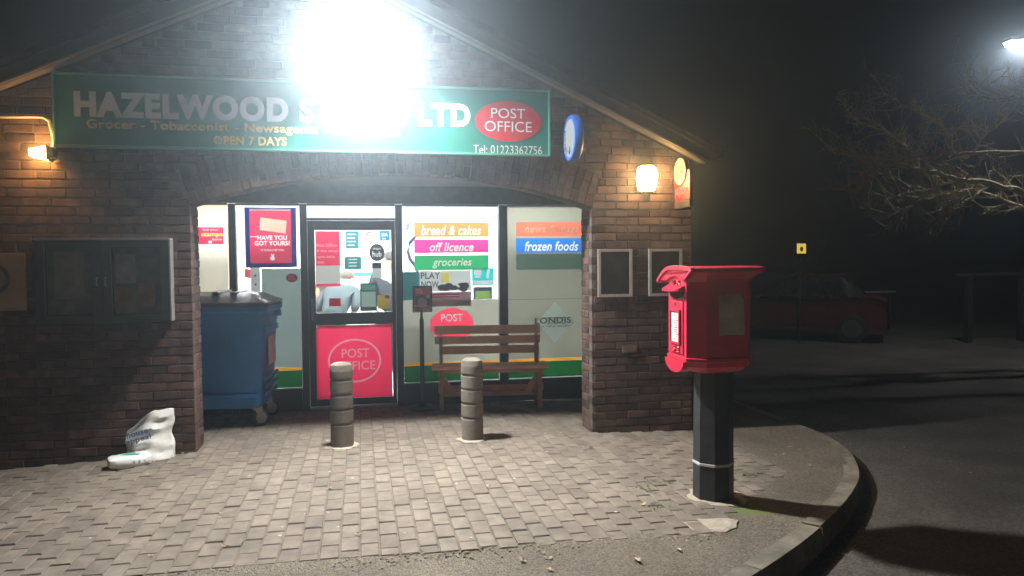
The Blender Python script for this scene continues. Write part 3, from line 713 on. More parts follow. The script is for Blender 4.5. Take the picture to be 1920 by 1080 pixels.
print_shape('white_band', [rect(1.27, 1.506, 1.34, 1.385)], VW, p); print_shape('print_mark', [rect(1.285, 1.37, 1.45, 1.515)], VW, p); print_shape('print_mark', [rect(1.295, 1.36, 1.42, 1.445)], VW, p); print_shape('print_mark', [[(1.43, 1.41), (1.455, 1.41), (1.475, 1.515), (1.44, 1.515)]], VW, p)
p = poster('poster', VNV, 'navy framed card with a green panel under the cyan poster', 'poster', 1.275, 1.495, 1.172, 1.312, WY-.004)
print_shape('panel', [rect(1.30, 1.475, 1.182, 1.265)], V_('leaf', (.25, .4, .08)), p)
p = poster('poster', VPP, 'pale pink poster with faint lines above the oval post office sticker', 'poster', .776, 1.25, 1.095, 1.262, WY-.004)
lines(p, VRD, .80, 1.12, 1.19, 1.25, 2, WY-.006, .45, 2); part('picture', MB().disc((1.17, WY-.0066, 1.135), (1, 0, 0), (0, 0, 1), .06, .03, .0005), VGY, p)
p = solo('oval_sticker', MB().disc((1.025, WY-.0017, .885), (1, 0, 0), (0, 0, 1), .25, .188, .002), V_('oval_red', (.8, .03, .08), .75), 'white rimmed red oval post office sticker partly behind the bench back', 'sticker', (1.025, WY, .7))
part('white_rim', MB().ring((1.025, WY-.0017, .885), (1, 0, 0), (0, 0, 1), .263, .201, .0125, .002), VW, p)
OV = ell(1.025, .885, .25, .188); print_text('POST', VW, p, (1.025, 0, .965), .25, .085, .012, 0, OV); print_text('OFFICE', VW, p, (1.025, WY-.0027, .83), .36, .085, bold=.012)
# londis diamond
p = solo('diamond_sticker', MB().loft([[(2.245, y, .645), (2.47, y, .885), (2.245, y, 1.12), (2.02, y, .885)] for y in (WY-.003, WY-.0025)]), V_('diamond', (.55, .58, .54), .8), 'pale diamond sticker with green serif lettering low on the right window', 'sticker', (2.245, WY, .65))
DIA = [(2.245, .645), (2.47, .885), (2.245, 1.12), (2.02, .885)]
GL = mat('letter_green', (.012, .10, .05), .5)
text('LONDIS', GL, p, (2.22, WY-.007, .905), .44, .075, bold=.028)
xs = 2.0
b = MB()
for x0, x1 in ((1.995, 2.04), (2.145, 2.175), (2.185, 2.22), (2.235, 2.27), (2.325, 2.36)):
    for z in (.866, .94): b.box(x0, x1, WY-.0085, WY-.0072, z-.005, z+.003)
part('serifs', b, GL, p); text('best value locally', GL, p, (2.22, WY-.007, .835), .4, .035, bold=.005)
def hole(root, loop):
    P = sheet(root); t_ = part('gap', MB().add([(x, P[1], z) for x, z in loop], [tuple(range(len(loop)))]), VW, root); P[2].append(t_); return t_
gaps = [hole(wboard, l_) for l_ in (rect(1.78, 2.62, 1.893, 2.058), rect(1.78, 2.62, 1.70, 1.872), rect(1.78, 2.62, 1.503, 1.69), DIA)]
reprint(wboard)
gaps2 = [hole(frost, ell(1.025, .885, .262, .2))]; reprint(frost)
for g_ in gaps+gaps2: bpy.data.objects.remove(g_)
# left window
card = p = poster('backing_card', V_('cream', (.84, .8, .66), .8), 'tall cream card standing behind the leftmost window', 'card', -1.76, -1.392, 1.0, 2.07)
p = poster('poster', VRD, 'small red stamps poster on the cream card at far left', 'poster', -1.735, -1.432, 1.815, 2.0, WY-.004)
print_text('buy your', VW, p, (-1.56, 0, 1.97), .16, .028); print_text('stamps', V_('stampyellow', (.85, .62, .12)), p, (-1.55, 0, 1.915), .22, .055, bold=.025); print_text('here', VW, p, (-1.50, 0, 1.87), .1, .026, shear=.2); print_shape('emblem', [ell(-1.57, 1.84, .02, .014, 14)], VW, p)
g_ = hole(card, rect(-1.735, -1.432, 1.815, 2.0)); reprint(card); bpy.data.objects.remove(g_)
lp = solo('poster_holder', MB().box(-1.212, -1.163, WY-.008, WY-.003, 1.561, 2.212).box(-.73, -.675, WY-.008, WY-.003, 1.561, 2.212).box(-1.1629, -.7301, WY-.008, WY-.003, 1.561, 1.609).box(-1.1629, -.7301, WY-.008, WY-.003, 2.197, 2.212), VCB, 'blue framed red HAVE YOU GOT YOURS poster left of the door', 'poster', (-.94, WY, 1.561))
ls = part('sheet', MB().box(-1.163, -.73, WY-.006, WY-.004, 1.609, 2.18), V_('lotto', (.50, .02, .07), .6), lp)
part('top_edge', MB().box(-1.162, -.731, WY-.006, WY-.004, 2.181, 2.196), VW, lp)
def on_sheet(s_, c, w, h, bold): P = sheet(ls); P[2].append(text(s_, VW, lp, (c[0], P[1], c[1]), w, h, bold=bold))
on_sheet('HAVE YOU', (-.93, 1.885), .31, .05, .03); on_sheet('GOT YOURS?', (-.93, 1.825), .37, .05, .03); on_sheet('IT COULD BE YOU', (-.93, 1.75), .24, .022, .01)
def shape_on(nm, loop, m):
    P = sheet(ls); P[2].append(part(nm, MB().add([(x, P[1], z) for x, z in loop], [tuple(range(len(loop)))]), m, lp))
shape_on('ticket', [(-1.06, 1.97), (-.79, 1.93), (-.775, 2.07), (-1.05, 2.105)], V_('ticket', (.62, .38, .28)))
shape_on('rule', rect(-1.16, -1.07, 1.892, 1.90), VW)
shape_on('crossed_fingers', [(-.955, 1.65), (-.935, 1.638), (-.91, 1.645), (-.905, 1.665), (-.915, 1.675), (-.913, 1.705), (-.922, 1.71), (-.928, 1.69), (-.938, 1.712), (-.947, 1.706), (-.94, 1.68), (-.955, 1.67)], VW)
reprint(ls)
p = solo('oval_sticker', MB().disc((-.733, WY-.003, 1.445), (1, 0, 0), (0, 0, 1), .062, .047, .001), VRD, 'tiny red oval sticker on the frosted pane left of the door', 'sticker', (-.733, WY, 1.4))
text('POST', VPP, p, (-.733, WY-.005, 1.46), .06, .018); text('OFFICE', VPP, p, (-.733, WY-.005, 1.432), .075, .018)
# door
DY = 1.645
def dposter(m, label, x0, x1, z0, z1, cat='poster', y=DY, name='poster'): return poster(name, m, label, cat, x0, x1, z0, z1, y)
p = dposter(VRD, 'red and grey opening hours poster at the left of the door glass', -.475, -.212, 1.345, 1.955, y=DY)
print_shape('grey_panel', [rect(-.474, -.213, 1.375, 1.575)], VGY, p)
for k, s in enumerate(("Post Office", "If the shop's", "open we're", "open")): print_text(s, V_('lpink', (.8, .35, .4)), p, (-.465+.02*len(s)*.5, DY-.001, 1.80-.065*k), .0195*len(s), .034, bold=.01)
p = dposter(V_('smallred', (.6, .02, .06)), 'small red card low on the door glass', -.339, -.214, 1.124, 1.213, 'card')
p = dposter(V_('tealcard', (.06, .26, .32)), 'dark teal pointed card at the top of the door glass', -.15, -.005, 1.76, 1.955, 'card'); plines(p, VW, -.13, -.02, 1.78, 1.94, 4, .3, 3)
p = dposter(V_('tealcard2', (.04, .25, .24)), 'teal card with three white lines in the middle of the door glass', -.168, .017, 1.532, 1.672, 'card'); plines(p, VW, -.12, -.02, 1.55, 1.66, 3, .3, 5)
p = dposter(VW, 'white sheet with a red ring at the top of the door glass', .01, .217, 1.82, 1.955, 'card'); print_shape('red_ring', [ell(.11, 1.92, .026, .026, 20), ell(.11, 1.92, .016, .016, 20)], VRD, p)
p = dposter(V_('psa', (.01, .2, .45)), 'small blue square sticker in the top right corner of the door glass', .222, .335, 1.848, 1.96, 'sticker'); print_text('SIA', VW, p, (.278, 0, 1.915), .07, .04, bold=.01); plines(p, VW, .25, .31, 1.86, 1.885, 1, .5)
p = solo('hub_sticker', MB().disc((.19, DY-.003, 1.716), (1, 0, 0), (0, 0, 1), .084, .098, .0012), VDK, 'round black sticker reading hub on the door glass', 'sticker', (.19, DY, 1.62))
print_text('hub', VW, p, (.19, 0, 1.70), .1, .062, .012, 0, ell(.19, 1.716, .084, .098)); print_text('amazon', VW, p, (.19, 0, 1.758), .085, .02)
p = dposter(VGY, 'small grey licence card with a dark heading under the round sticker', .133, .24, 1.435, 1.604, 'card'); print_shape('heading', [rect(.134, .239, 1.54, 1.603)], VDK, p)
p = dposter(VDK, 'dark framed pale green form at the foot of the door glass', -.0, .182, 1.065, 1.376, 'card'); print_shape('form', [rect(.012, .168, 1.11, 1.28)], VFG, p); print_shape('heading', [rect(.012, .168, 1.30, 1.36)], V_('formhead', (.06, .2, .15)), p)
p = dposter(VYL, 'small yellow green leaflet in the lower right corner of the door glass', .192, .32, 1.085, 1.235, 'leaflet'); part('corner', MB().box(.27, .32, DY-.0035, DY-.0022, 1.2, 1.235), VRD, p)
KO = [(-.488, .1), (.338, .1), (.334, .915), (-.44, .913), (-.445, .895), (-.49, .885)]
kp = solo('door_poster', MB().prism_y(KO, 1.612, 1.6145), VCR, 'big bright pink red POST OFFICE panel on the lower half of the door', 'poster', (-.07, 1.612, .1))
kl = V_('kickletter', (.85, .36, .42), .6)
print_shape('oval_line', [ell(-.072, .515, .29, .245), ell(-.072, .515, .27, .225)], kl, kp, KO)
print_text('POST', kl, kp, (-.062, 0, .60), .30, .10, bold=.008); print_text('OFFICE', kl, kp, (-.062, 0, .46), .43, .10, bold=.008)

# ------------------------------------------------------------------ things inside the shop
rr = random.Random(8)
sh = thing('shop_shelving', 'white shop shelving unit seen low through the door glass', 'shelving', (-.55, 3.3, 0))
part('back', MB().box(-.95, -.42, 3.42, 3.45, 0, 1.5), IW, sh)
for z in (.5, .8, 1.08, 1.34): part('shelf', MB().box(-.95, -.42, 3.15, 3.419, z-.02, z), IW, sh)
k = 0
for z, zl in ((.8, 'lowest shelf'), (1.08, 'middle shelf'), (1.34, 'top shelf')):
    for x in (-.9, -.76, -.62, -.5):
        h = rr.uniform(.13, .2); c = ((.8, .25, .3), (.75, .7, .66), (.7, .35, .2), (.8, .6, .55))[k % 4]
        solo('packet', MB().box(x, x+.1, 3.17, 3.3, z+.001, z+h, bev=.006), mat('packet%d' % (k % 4), c, .5), 'pale or reddish grocery packet on the white shop shelving', 'packet', (x+.05, 3.23, z), 'grocery packets on the shelving'); k += 1
ct = thing('shop_counter', 'white shop counter behind the customers', 'counter', (.2, 4.4, 0))
part('front', MB().box(-.6, .75, 4.3, 4.35, 0, 1.0), IW, ct); part('top', MB().box(-.65, .8, 4.25, 4.8, 1.0, 1.04), SHOPW, ct)
rk = thing('perforated_rack', 'white perforated display upright just inside the left window', 'display rack', (-1.15, 1.95, 0))
part('upright', MB().box(-1.2, -1.1, 1.93, 1.96, 0, 1.56), WHITE, rk)
for z in (1.27, 1.37, 1.47): part('hole', MB().disc((-1.15, 1.9285, z), (1, 0, 0), (0, 0, 1), .012, .012, .001, 12), DK, rk)
solo('crisp_packet', MB().loft([[(-1.29, y, 1.45), (-1.2, y, 1.43), (-1.2, y, 1.53), (-1.29, y, 1.55)] for y in (2.1, 2.16)]), mat('packet_red', (.7, .03, .06), .4), 'red packet hanging behind the window left of the lottery poster', 'packet', (-1.25, 2.13, 1.43))
hp = thing('blue_hoop', 'curved dark blue display hoop behind the middle window', 'display hoop', (.72, 2.3, 1.2))
part('hoop', MB().tube([(.78, 2.3, 1.95), (.68, 2.3, 1.93), (.60, 2.3, 1.84), (.575, 2.3, 1.74), (.60, 2.3, 1.64), (.66, 2.3, 1.56), (.70, 2.3, 1.45), (.71, 2.3, 1.2)], .022, 8), mat('hoop_blue', (.03, .06, .16), .35), hp, smooth=True)
part('stand', MB().box(.55, .87, 2.2, 2.4, 0, 1.199), IW, hp)
solo('ceiling_sign', MB().loft([[(.57, 2.6, 2.0), (.605, 2.6, 2.0), (.68, 2.6, 2.27), (.57, 2.6, 2.28)], [(.57, 2.63, 2.0), (.605, 2.63, 2.0), (.68, 2.63, 2.27), (.57, 2.63, 2.28)]]), mat('sign_dull', (.3, .29, .27), .6), 'grey wedge shaped card hanging inside the middle window', 'hanging card', (.6, 2.6, 2.0))

def skin_mesh(name, V, E, rad, m, parent, sub=2):
    me = bpy.data.meshes.new(name); me.from_pydata(V, E, []); me.materials.append(m)
    o = bpy.data.objects.new(name, me); C.objects.link(o); o.parent = parent
    sm = o.modifiers.new('skin', 'SKIN')
    if not me.skin_vertices: me.attributes  # layer is made by the modifier
    lay = me.skin_vertices[0].data if me.skin_vertices else None
    if lay is None:
        bm = bmesh.new(); bm.from_mesh(me); bm.verts.layers.skin.verify(); bm.to_mesh(me); bm.free(); lay = me.skin_vertices[0].data
    for i, r in enumerate(rad): lay[i].radius = (r, r) if not isinstance(r, tuple) else r; lay[i].use_root = (i == 0)
    o.modifiers.new('sub', 'SUBSURF').levels = sub; o.modifiers['sub'].render_levels = sub
    sm.use_smooth_shade = True
    return o
SKIN = mat('skin', (.55, .33, .24), .55, var=.08)
def person(label, loc, rz, lean, jm, tm, hm):
    t = thing('person', label, 'person', loc, rz)
    cl, sl = math.cos(R(lean)), math.sin(R(lean))
    def up(x, y, z):   # bend everything above the hips forwards (local -y is forwards)
        d = z-.92
        return (x, y*cl-d*sl, .92+d*cl+y*-sl*0)
    V = [(0, 0, .95), up(0, 0, 1.15), up(0, 0, 1.38), up(0, -.01, 1.49), up(0, -.03, 1.58), up(0, -.035, 1.68)]
    rad = [(.14, .10), (.13, .095), (.15, .10), .055, (.072, .09), (.066, .085)]
    E = [(0, 1), (1, 2), (2, 3), (3, 4), (4, 5)]
    for s in (-1, 1):
        b = len(V)
        V += [(s*.09, 0, .88), (s*.1, -.01, .5), (s*.1, .02, .09), (s*.11, -.13, .04)]; rad += [.085, .058, .042, .035]
        E += [(0, b), (b, b+1), (b+1, b+2), (b+2, b+3)]
        a = len(V)
        V += [up(s*.19, 0, 1.41), up(s*.25, -.02, 1.14), up(s*.22, -.2, .98), up(s*.215, -.27, .955)]; rad += [.055, .043, .03, .036]
        E += [(2, a), (a, a+1), (a+1, a+2), (a+2, a+3)]
        for q in range(4):
            f = len(V); x = s*(.19+.016*q)
            V += [up(x, -.33, .95-.004*q), up(x, -.365+.006*q, .925)]; rad += [.009, .008]; E += [(a+3, f), (f, f+1)]
        f = len(V); V += [up(s*.175, -.29, .95), up(s*.165, -.325, .94)]; rad += [.011, .009]; E += [(a+3, f), (f, f+1)]
    skin_mesh('body', V, E, rad, SKIN, t, 1)
    Vj = [(0, 0, .86), up(0, 0, 1.1), up(0, 0, 1.38), up(0, 0, 1.47)]; Rj = [(.18, .135), (.17, .13), (.185, .13), (.075, .075)]; Ej = [(0, 1), (1, 2), (2, 3)]
    for s in (-1, 1):
        a = len(Vj); Vj += [up(s*.2, 0, 1.40), up(s*.26, -.02, 1.14), up(s*.225, -.19, .985)]; Rj += [.075, .062, .05]; Ej += [(2, a), (a, a+1), (a+1, a+2)]
    skin_mesh('jacket', Vj, Ej, Rj, jm, t, 2)
    Vt = [(0, 0, .93)]; Rt = [(.155, .115)]; Et = []
    for s in (-1, 1):
        a = len(Vt); Vt += [(s*.095, 0, .84), (s*.1, -.01, .5), (s*.1, .02, .1)]; Rt += [.1, .075, .062]; Et += [(0, a), (a, a+1), (a+1, a+2)]
    skin_mesh('trousers', Vt, Et, Rt, tm, t, 2)
    # hair cap, ears and nose on the head
    hc = Vector(up(0, -.03, 1.655)); b = MB(); loops = []
    for k in range(7):
        ph = math.pi*.52*k/6; loops.append([(hc.x+.088*math.sin(ph+.02)*math.cos(2*math.pi*i/14), hc.y+.012+.106*math.sin(ph+.02)*math.sin(2*math.pi*i/14), hc.z+.005+.105*math.cos(ph)) for i in range(14)])
    part('hair', b.loft(loops), hm, t, local=True, smooth=True)
    h = Vector(up(0, -.03, 1.62)); part('nose', MB().loft([[(h.x-.012, h.y-.085, h.z-.02), (h.x+.012, h.y-.085, h.z-.02), (h.x, h.y-.085, h.z+.03)], [(h.x-.004, h.y-.11, h.z-.015), (h.x+.004, h.y-.11, h.z-.015), (h.x, h.y-.1, h.z+.01)]]), SKIN, t, local=True)
    return t
person('person in a grey hooded jacket bending forwards inside the shop, seen through the door', (-.36, 2.8, 0), R(160), 50, mat('grey_hoodie', (.055, .074, .08), .85, bump=.2), mat('dark_jeans', (.03, .035, .05), .8), mat('brown_hair', (.09, .055, .04), .6))
person('person in a dark grey jacket standing at the right behind the door posters', (.36, 3.5, 0), R(20), 6, mat('slate_jacket', (.022, .026, .03), .85, bump=.2), mat('dark_jeans', (.03, .035, .05), .8), mat('dark_hair', (.04, .03, .025), .6))

# ------------------------------------------------------------------ four-wheeled bin
BINB = mat('bin_blue', (.022, .185, .5), .5, var=.15, scale=4, bump=.05)
LIDM = mat('bin_lid', (.07, .085, .10), .4, var=.15, scale=6)
RUB = mat('rubber', (.02, .02, .02), .7)
bn = thing('wheeled_bin', 'big blue four-wheeled rubbish bin with a dark domed lid in the recess', 'bin', (-.93, .75, -.01), R(-5))
# local frame: x from -1.27 (hidden left end) to 0 (right end), y from 0 (front) to .74 (back)
def rr_(x0, x1, y0, y1, z, r=.05):
    P = []
    for cx, cy, a0 in ((x1-r, y0+r, -90), (x1-r, y1-r, 0), (x0+r, y1-r, 90), (x0+r, y0+r, 180)):
        for k in range(4): a = R(a0+30*k); P.append((cx+r*math.cos(a), cy+r*math.sin(a), z))
    return P
part('body', MB().loft([rr_(-1.2, -.07, .07, .67, .19), rr_(-1.215, -.05, .05, .69, .24), rr_(-1.25, -.012, .012, .73, .95), rr_(-1.265, 0, 0, .74, 1.14)]), BINB, bn, local=True, smooth=True)
part('rim', MB().loft([rr_(-1.30, .035, -.035, .775, 1.14), rr_(-1.31, .045, -.045, .785, 1.155), rr_(-1.31, .045, -.045, .785, 1.20), rr_(-1.3, .03, -.03, .775, 1.21)]), BINB, bn, local=True)
lid = part('lid', MB().loft([rr_(-1.31, .05, -.05, .79, 1.212, .08), rr_(-1.315, .055, -.055, .795, 1.24, .09), rr_(-1.25, -.03, .01, .73, 1.275, .1), rr_(-1.2, -.10, .1, .66, 1.315, .1), rr_(-1.1, -.2, .25, .5, 1.33, .1)]), LIDM, bn, local=True, smooth=True)
part('lid_ridge', MB().box(-.33, -.27, .08, .62, 1.295, 1.34, bev=.012).box(-.5, -.44, .08, .62, 1.305, 1.345, bev=.012), LIDM, lid, local=True)
part('trunnion_bracket', MB().loft([[(.0, y, 1.02), (.045, y, 1.14), (.0, y, 1.14)] for y in (.1, .64)]).tube([(.03, .37, 1.11), (.10, .37, 1.11)], .03, 10), BINB, bn, local=True)
mb = MB()
for z in (.30, .38, .46): mb.box(-.02, -.02+.018+.03*(z-.2), .08, .66, z, z+.035, bev=.008)
mb.box(-.01, .012, .07, .67, .93, .99, bev=.006)
part('end_rib', mb, BINB, bn, local=True)
part('label_plate', MB().box(-.004, .006, .2, .54, .60, .88), mat('bin_label', (.55, .53, .5), .6, var=.25, scale=9), bn, local=True)
part('front_rib', MB().box(-1.2, -.08, .016, .03, .30, .34, bev=.006), BINB, bn, local=True)
for x, y, a in ((-.12, .12, 35), (-.12, .62, 25), (-1.14, .12, 10), (-1.14, .62, -20)):
    Mx = Matrix.Translation((x, y, 0)) @ Matrix.Rotation(R(a), 4, 'Z')
    cs = part('caster', MB().box(-.055, .055, -.045, .045, .185, .2, Mx).loft([[Mx @ Vector(p) for p in L] for L in ([(-.03, -.042, .185), (.05, -.042, .185), (.07, -.042, .09), (.035, -.042, .07)], [(-.03, -.036, .185), (.05, -.036, .185), (.07, -.036, .09), (.035, -.036, .07)])]).loft([[Mx @ Vector(p) for p in L] for L in ([(-.03, .036, .185), (.05, .036, .185), (.07, .036, .09), (.035, .036, .07)], [(-.03, .042, .185), (.05, .042, .185), (.07, .042, .09), (.035, .042, .07)])]), STEEL, bn, local=True)
    mb = MB(); nW = 22
    L = lambda r, o: [Mx @ Vector((.05+r*math.cos(2*math.pi*i/nW), o, .085+r*math.sin(2*math.pi*i/nW))) for i in range(nW)]
    mb.loft([L(.06, -.026), L(.078, -.024), L(.085, -.014), L(.085, .014), L(.078, .024), L(.06, .026)])
    part('tyre', mb, RUB, cs, local=True, smooth=True)
    mb = MB(); mb.loft([L(.02, -.031), L(.055, -.0285), L(.055, .0285), L(.02, .031)]); part('hub', mb, STEEL, cs, local=True)

# ------------------------------------------------------------------ bags by the pier
BAG = mat('bag_white', (.8, .79, .76), .4, var=.08, scale=6, bump=.35, bscale=14)
t = thing('charity_bag', 'crumpled white charity bag with blue lettering propped against the left pier', 'bag', (-1.76, -.12, -.035))
sr = random.Random(5); loops = []
# outline seen from the front, grid with creases
nx_, nz_ = 12, 14
def bagpt(u, v, side):
    x0, x1 = -1.955+.03*math.sin(3*v)-.05*(v > .8)*0, -1.588+.012*math.sin(9*v)
    left = -1.95+(.0 if v < .5 else .0); topz = .205+.165*min(1, u*1.75)-.008*math.sin(12*u)
    x = left+(x1-left)*u - (1-u)*.03*math.sin(math.pi*v)*0
    z = -.04+v*(topz+.04)
    th = .10*(math.sin(math.pi*min(.97, max(.03, u)))**.6)*(1-.72*v)+.008
    cr = .012*math.sin(22*v+5*u)*math.sin(math.pi*u)+.009*math.sin(13*u-9*v)+.006*math.sin(31*v-4*u)
    y = -.085+.045*v + (-th+cr if side else .02)
    return (x+.006*math.sin(17*v+2), min(y, -.02), z)
vs = [bagpt(i/nx_, j/nz_, 1) for j in range(nz_+1) for i in range(nx_+1)]
vb = [(-.0+bagpt(i/nx_, j/nz_, 0)[0], -.03, bagpt(i/nx_, j/nz_, 0)[2]) for j in range(nz_+1) for i in range(nx_+1)]
mb = MB(); fs = []; o2 = len(vs); g = lambda i, j: j*(nx_+1)+i
for j in range(nz_):
    for i in range(nx_):
        fs.append((g(i, j), g(i+1, j), g(i+1, j+1), g(i, j+1))); fs.append((o2+g(i, j), o2+g(i, j+1), o2+g(i+1, j+1), o2+g(i+1, j)))
rim = [g(i, 0) for i in range(nx_+1)]+[g(nx_, j) for j in range(1, nz_+1)]+[g(i, nz_) for i in range(nx_-1, -1, -1)]+[g(0, j) for j in range(nz_-1, 0, -1)]
for k in range(len(rim)): a, b_ = rim[k], rim[(k+1) % len(rim)]; fs.append((a, o2+a, o2+b_, b_))
mb.add(vs+vb, fs); part('sack', mb, BAG, t, smooth=True)
INK = mat('ink_blue', (.10, .14, .27), .6, var=.2)
part('print_patch', MB().loft([[(-1.93, -.196, .13), (-1.735, -.193, .175), (-1.72, -.193, .245), (-1.92, -.185, .20)], [(-1.93, -.19, .13), (-1.735, -.187, .175), (-1.72, -.187, .245), (-1.92, -.179, .20)]]), mat('bag_patch', (.52, .57, .63), .5), t)
dU = Vector((1, 0, .25)); dV = Vector((-.25, .15, 1))
text('house', INK, t, (-1.835, -.199, .212), .17, .05, U=dU, V=dV, bold=.03, name='lettering'); text('appeal', INK, t, (-1.825, -.2, .152), .2, .055, U=dU, V=dV, bold=.03, name='lettering')
pk = thing('white_packet', 'flat white plastic packet with green print lying in front of the charity bag', 'packet', (-1.88, -.27, -.04), R(24))
PKM = mat('packet_plastic', (.8, .82, .8), .35, var=.06, bump=.3, bscale=16)
mb = MB(); loops = []
for k, (sx, sy, z) in enumerate(((.8, .85, .0), (.97, 1, .018), (1, 1.02, .045), (.97, .97, .075), (.8, .8, .088))):
    q = random.Random(k); loops.append([(x*sx*.155+q.uniform(-.005, .005), y*sy*.105+q.uniform(-.005, .005), z+q.uniform(-.004, .004)) for x, y in ((-1, -.7), (-.6, -1), (0, -.95), (.6, -1), (1, -.8), (1.02, 0), (1, .8), (.5, 1), (-.2, .95), (-.7, 1), (-1, .7), (-1.04, 0))])
part('wrapper', mb.loft(loops), PKM, pk, local=True, smooth=True)
part('print', MB().loft([[(-.06, .03, z), (.06, -.04, z), (.085, -.02, z), (.05, .02, z), (.0, .06, z)] for z in (.089, .0905)]).loft([[(-.1, .06, z), (.06, .075, z), (.06, .085, z), (-.1, .075, z)] for z in (.086, .0895)]), mat('print_green', (.02, .38, .2), .5), pk, local=True)
part('print_marks', MB().disc((.06, -.101, .045), (1, 0, 0), (0, 0, 1), .01, .012, .004, 10).disc((.095, -.1, .045), (1, 0, 0), (0, 0, 1), .01, .012, .004, 10).disc((.02, -.1, .045), (1, 0, 0), (0, 0, 1), .01, .012, .004, 10), mat('print_grey', (.25, .27, .3), .6), pk, local=True)

# ------------------------------------------------------------------ bollards
BOLM = mat('bollard_concrete', (.23, .20, .165), .9, var=.22, scale=16, bump=.6, bscale=150, stain=.4)
prof = [(.098, -.05)]
zz = [0, .205, .335, .465, .595, .69]
for k in range(5):
    a, b = zz[k]+(.012 if k else 0), zz[k+1]-.012
    prof += [(.098, a), (.1, a+.004), (.1, a+.009), (.1, b-.008), (.1, b-.002), (.098, b+.003)]
    if k < 4: prof += [(.0905, b+.004), (.0905, zz[k+1]+.0115)]
prof += [(.098, .70), (.09, .725), (.06, .742), (.02, .748)]
b1 = thing('bollard', 'ringed concrete bollard standing in front of the red door panel', 'bollard', (-.177, -.114, gz(-.177, -.114)), 0, 'concrete bollards in the shop entrance')
sh_ = part('shaft', MB().lathe(prof, 32), BOLM, b1, local=True, smooth=True)
b2 = b1.copy(); C.objects.link(b2); b2.location = (.986, -.13, gz(.986, -.13)); b2.rotation_euler = (0, 0, 1.3); b2['label'] = 'ringed concrete bollard standing in front of the wooden bench'
s2 = sh_.copy(); C.objects.link(s2); s2.parent = b2

# ------------------------------------------------------------------ bench
be = thing('wooden_bench', 'orange pine bench with slatted back and dark legs under the window', 'bench', (1.37, 1.13, -.012), R(-6.5))
L2 = .60
def slat(z0, z1, y0, nm='back_slat', x0=-L2, x1=L2): return part(nm, MB().box(x0, x1, y0, y0+.022, z0, z1, bev=.003), TIMBER, be, local=True)
slat(.80, .895, .345); slat(.69, .775, .335); slat(.575, .665, .325, x0=-L2+.08, x1=L2-.02)
for i, y in enumerate((.0, .105, .21)): part('seat_slat', MB().box(-L2-.03, L2+.05, y, y+.098, .445, .478, bev=.003), TIMBER, be, local=True)
for x in (-.55, .53):
    part('back_post', MB().loft([[(x, .30, .05), (x+.04, .30, .05), (x+.04, .345, .05), (x, .345, .05)], [(x, .31, .45), (x+.04, .31, .45), (x+.04, .355, .45), (x, .355, .45)], [(x, .37, .88), (x+.04, .37, .88), (x+.04, .40, .88), (x, .40, .88)]]), TIMBERD, be, local=True)
    part('leg', MB().box(x, x+.045, .02, .09, 0, .444, bev=.003), TIMBERD, be, local=True)
    part('leg', MB().box(x, x+.045, .295, .365, 0, .05), TIMBERD, be, local=True)
    part('side_rail', MB().box(x-.012 if x < 0 else x+.046, x-.001 if x < 0 else x+.058, .0, .36, .20, .26).box(x-.012 if x < 0 else x+.046, x-.001 if x < 0 else x+.058, .0, .36, .38, .444), TIMBERD, be, local=True)
    part('arm_bracket', MB().prism_x([(.20, .479), (.315, .479), (.325, .76), (.295, .765), (.27, .70)], x+.002, x+.036), TIMBERD, be, local=True)
part('stretcher', MB().box(-.50, .53, .1, .17, .16, .18), TIMBERD, be, local=True)
part('stretcher', MB().box(-.50, .53, .178, .2, .12, .24), TIMBERD, be, local=True)
part('apron', MB().box(-.50, .53, .012, .02, .40, .444), TIMBERD, be, local=True)
part('brace', MB().box(-.035, .035, 0, .02, -.1, .1, Matrix.Translation((.46, .1, .24)) @ Matrix.Rotation(R(35), 4, 'Y')), TIMBERD, be, local=True)
part('brace', MB().box(-.035, .035, 0, .02, -.1, .1, Matrix.Translation((-.45, .1, .24)) @ Matrix.Rotation(R(-35), 4, 'Y')), TIMBERD, be, local=True)

# ------------------------------------------------------------------ poster stand
ps = thing('poster_stand', 'black pole stand on a round base holding a small red poster', 'sign stand', (.655, 1.36, -.012))
part('base', MB().lathe([(.17, 0), (.175, .012), (.165, .028), (.05, .045), (.03, .06)], 36, (.655, 1.36, -.012)), BLACKP, ps, smooth=True)
part('pole', MB().lathe([(.024, .0), (.024, .94), (.016, .945), (.012, 1.06)], 16, (.655, 1.36, .04)), BLACKP, ps, smooth=True)
part('frame', MB().box(.558, .576, 1.35, 1.37, 1.055, 1.345).box(.756, .774, 1.35, 1.37, 1.055, 1.345).box(.577, .755, 1.35, 1.37, 1.055, 1.071).box(.577, .755, 1.35, 1.37, 1.329, 1.345), BLACKP, ps)
sp = part('poster', MB().box(.577, .755, 1.357, 1.362, 1.072, 1.328), V_('standpink', (.62, .05, .12), .4), ps)
part('picture', MB().box(.578, .754, 1.3545, 1.3565, 1.10, 1.235), V_('picture_dark', (.08, .06, .055), .3), sp)
part('picture_shape', MB().disc((.665, 1.354, 1.165), (1, 0, 0), (0, 0, 1), .055, .045, .0006).disc((.66, 1.3533, 1.125), (1, 0, 0), (0, 0, 1), .075, .018, .0005).disc((.725, 1.3527, 1.225), (1, 0, 0), (0, 0, 1), .02, .022, .0005), V_('picture_pale', (.5, .36, .34), .3), sp)
lines(sp, V_('standtext', (.8, .6, .6), .4), .59, .70, 1.26, 1.32, 3, 1.357, .5, 9)

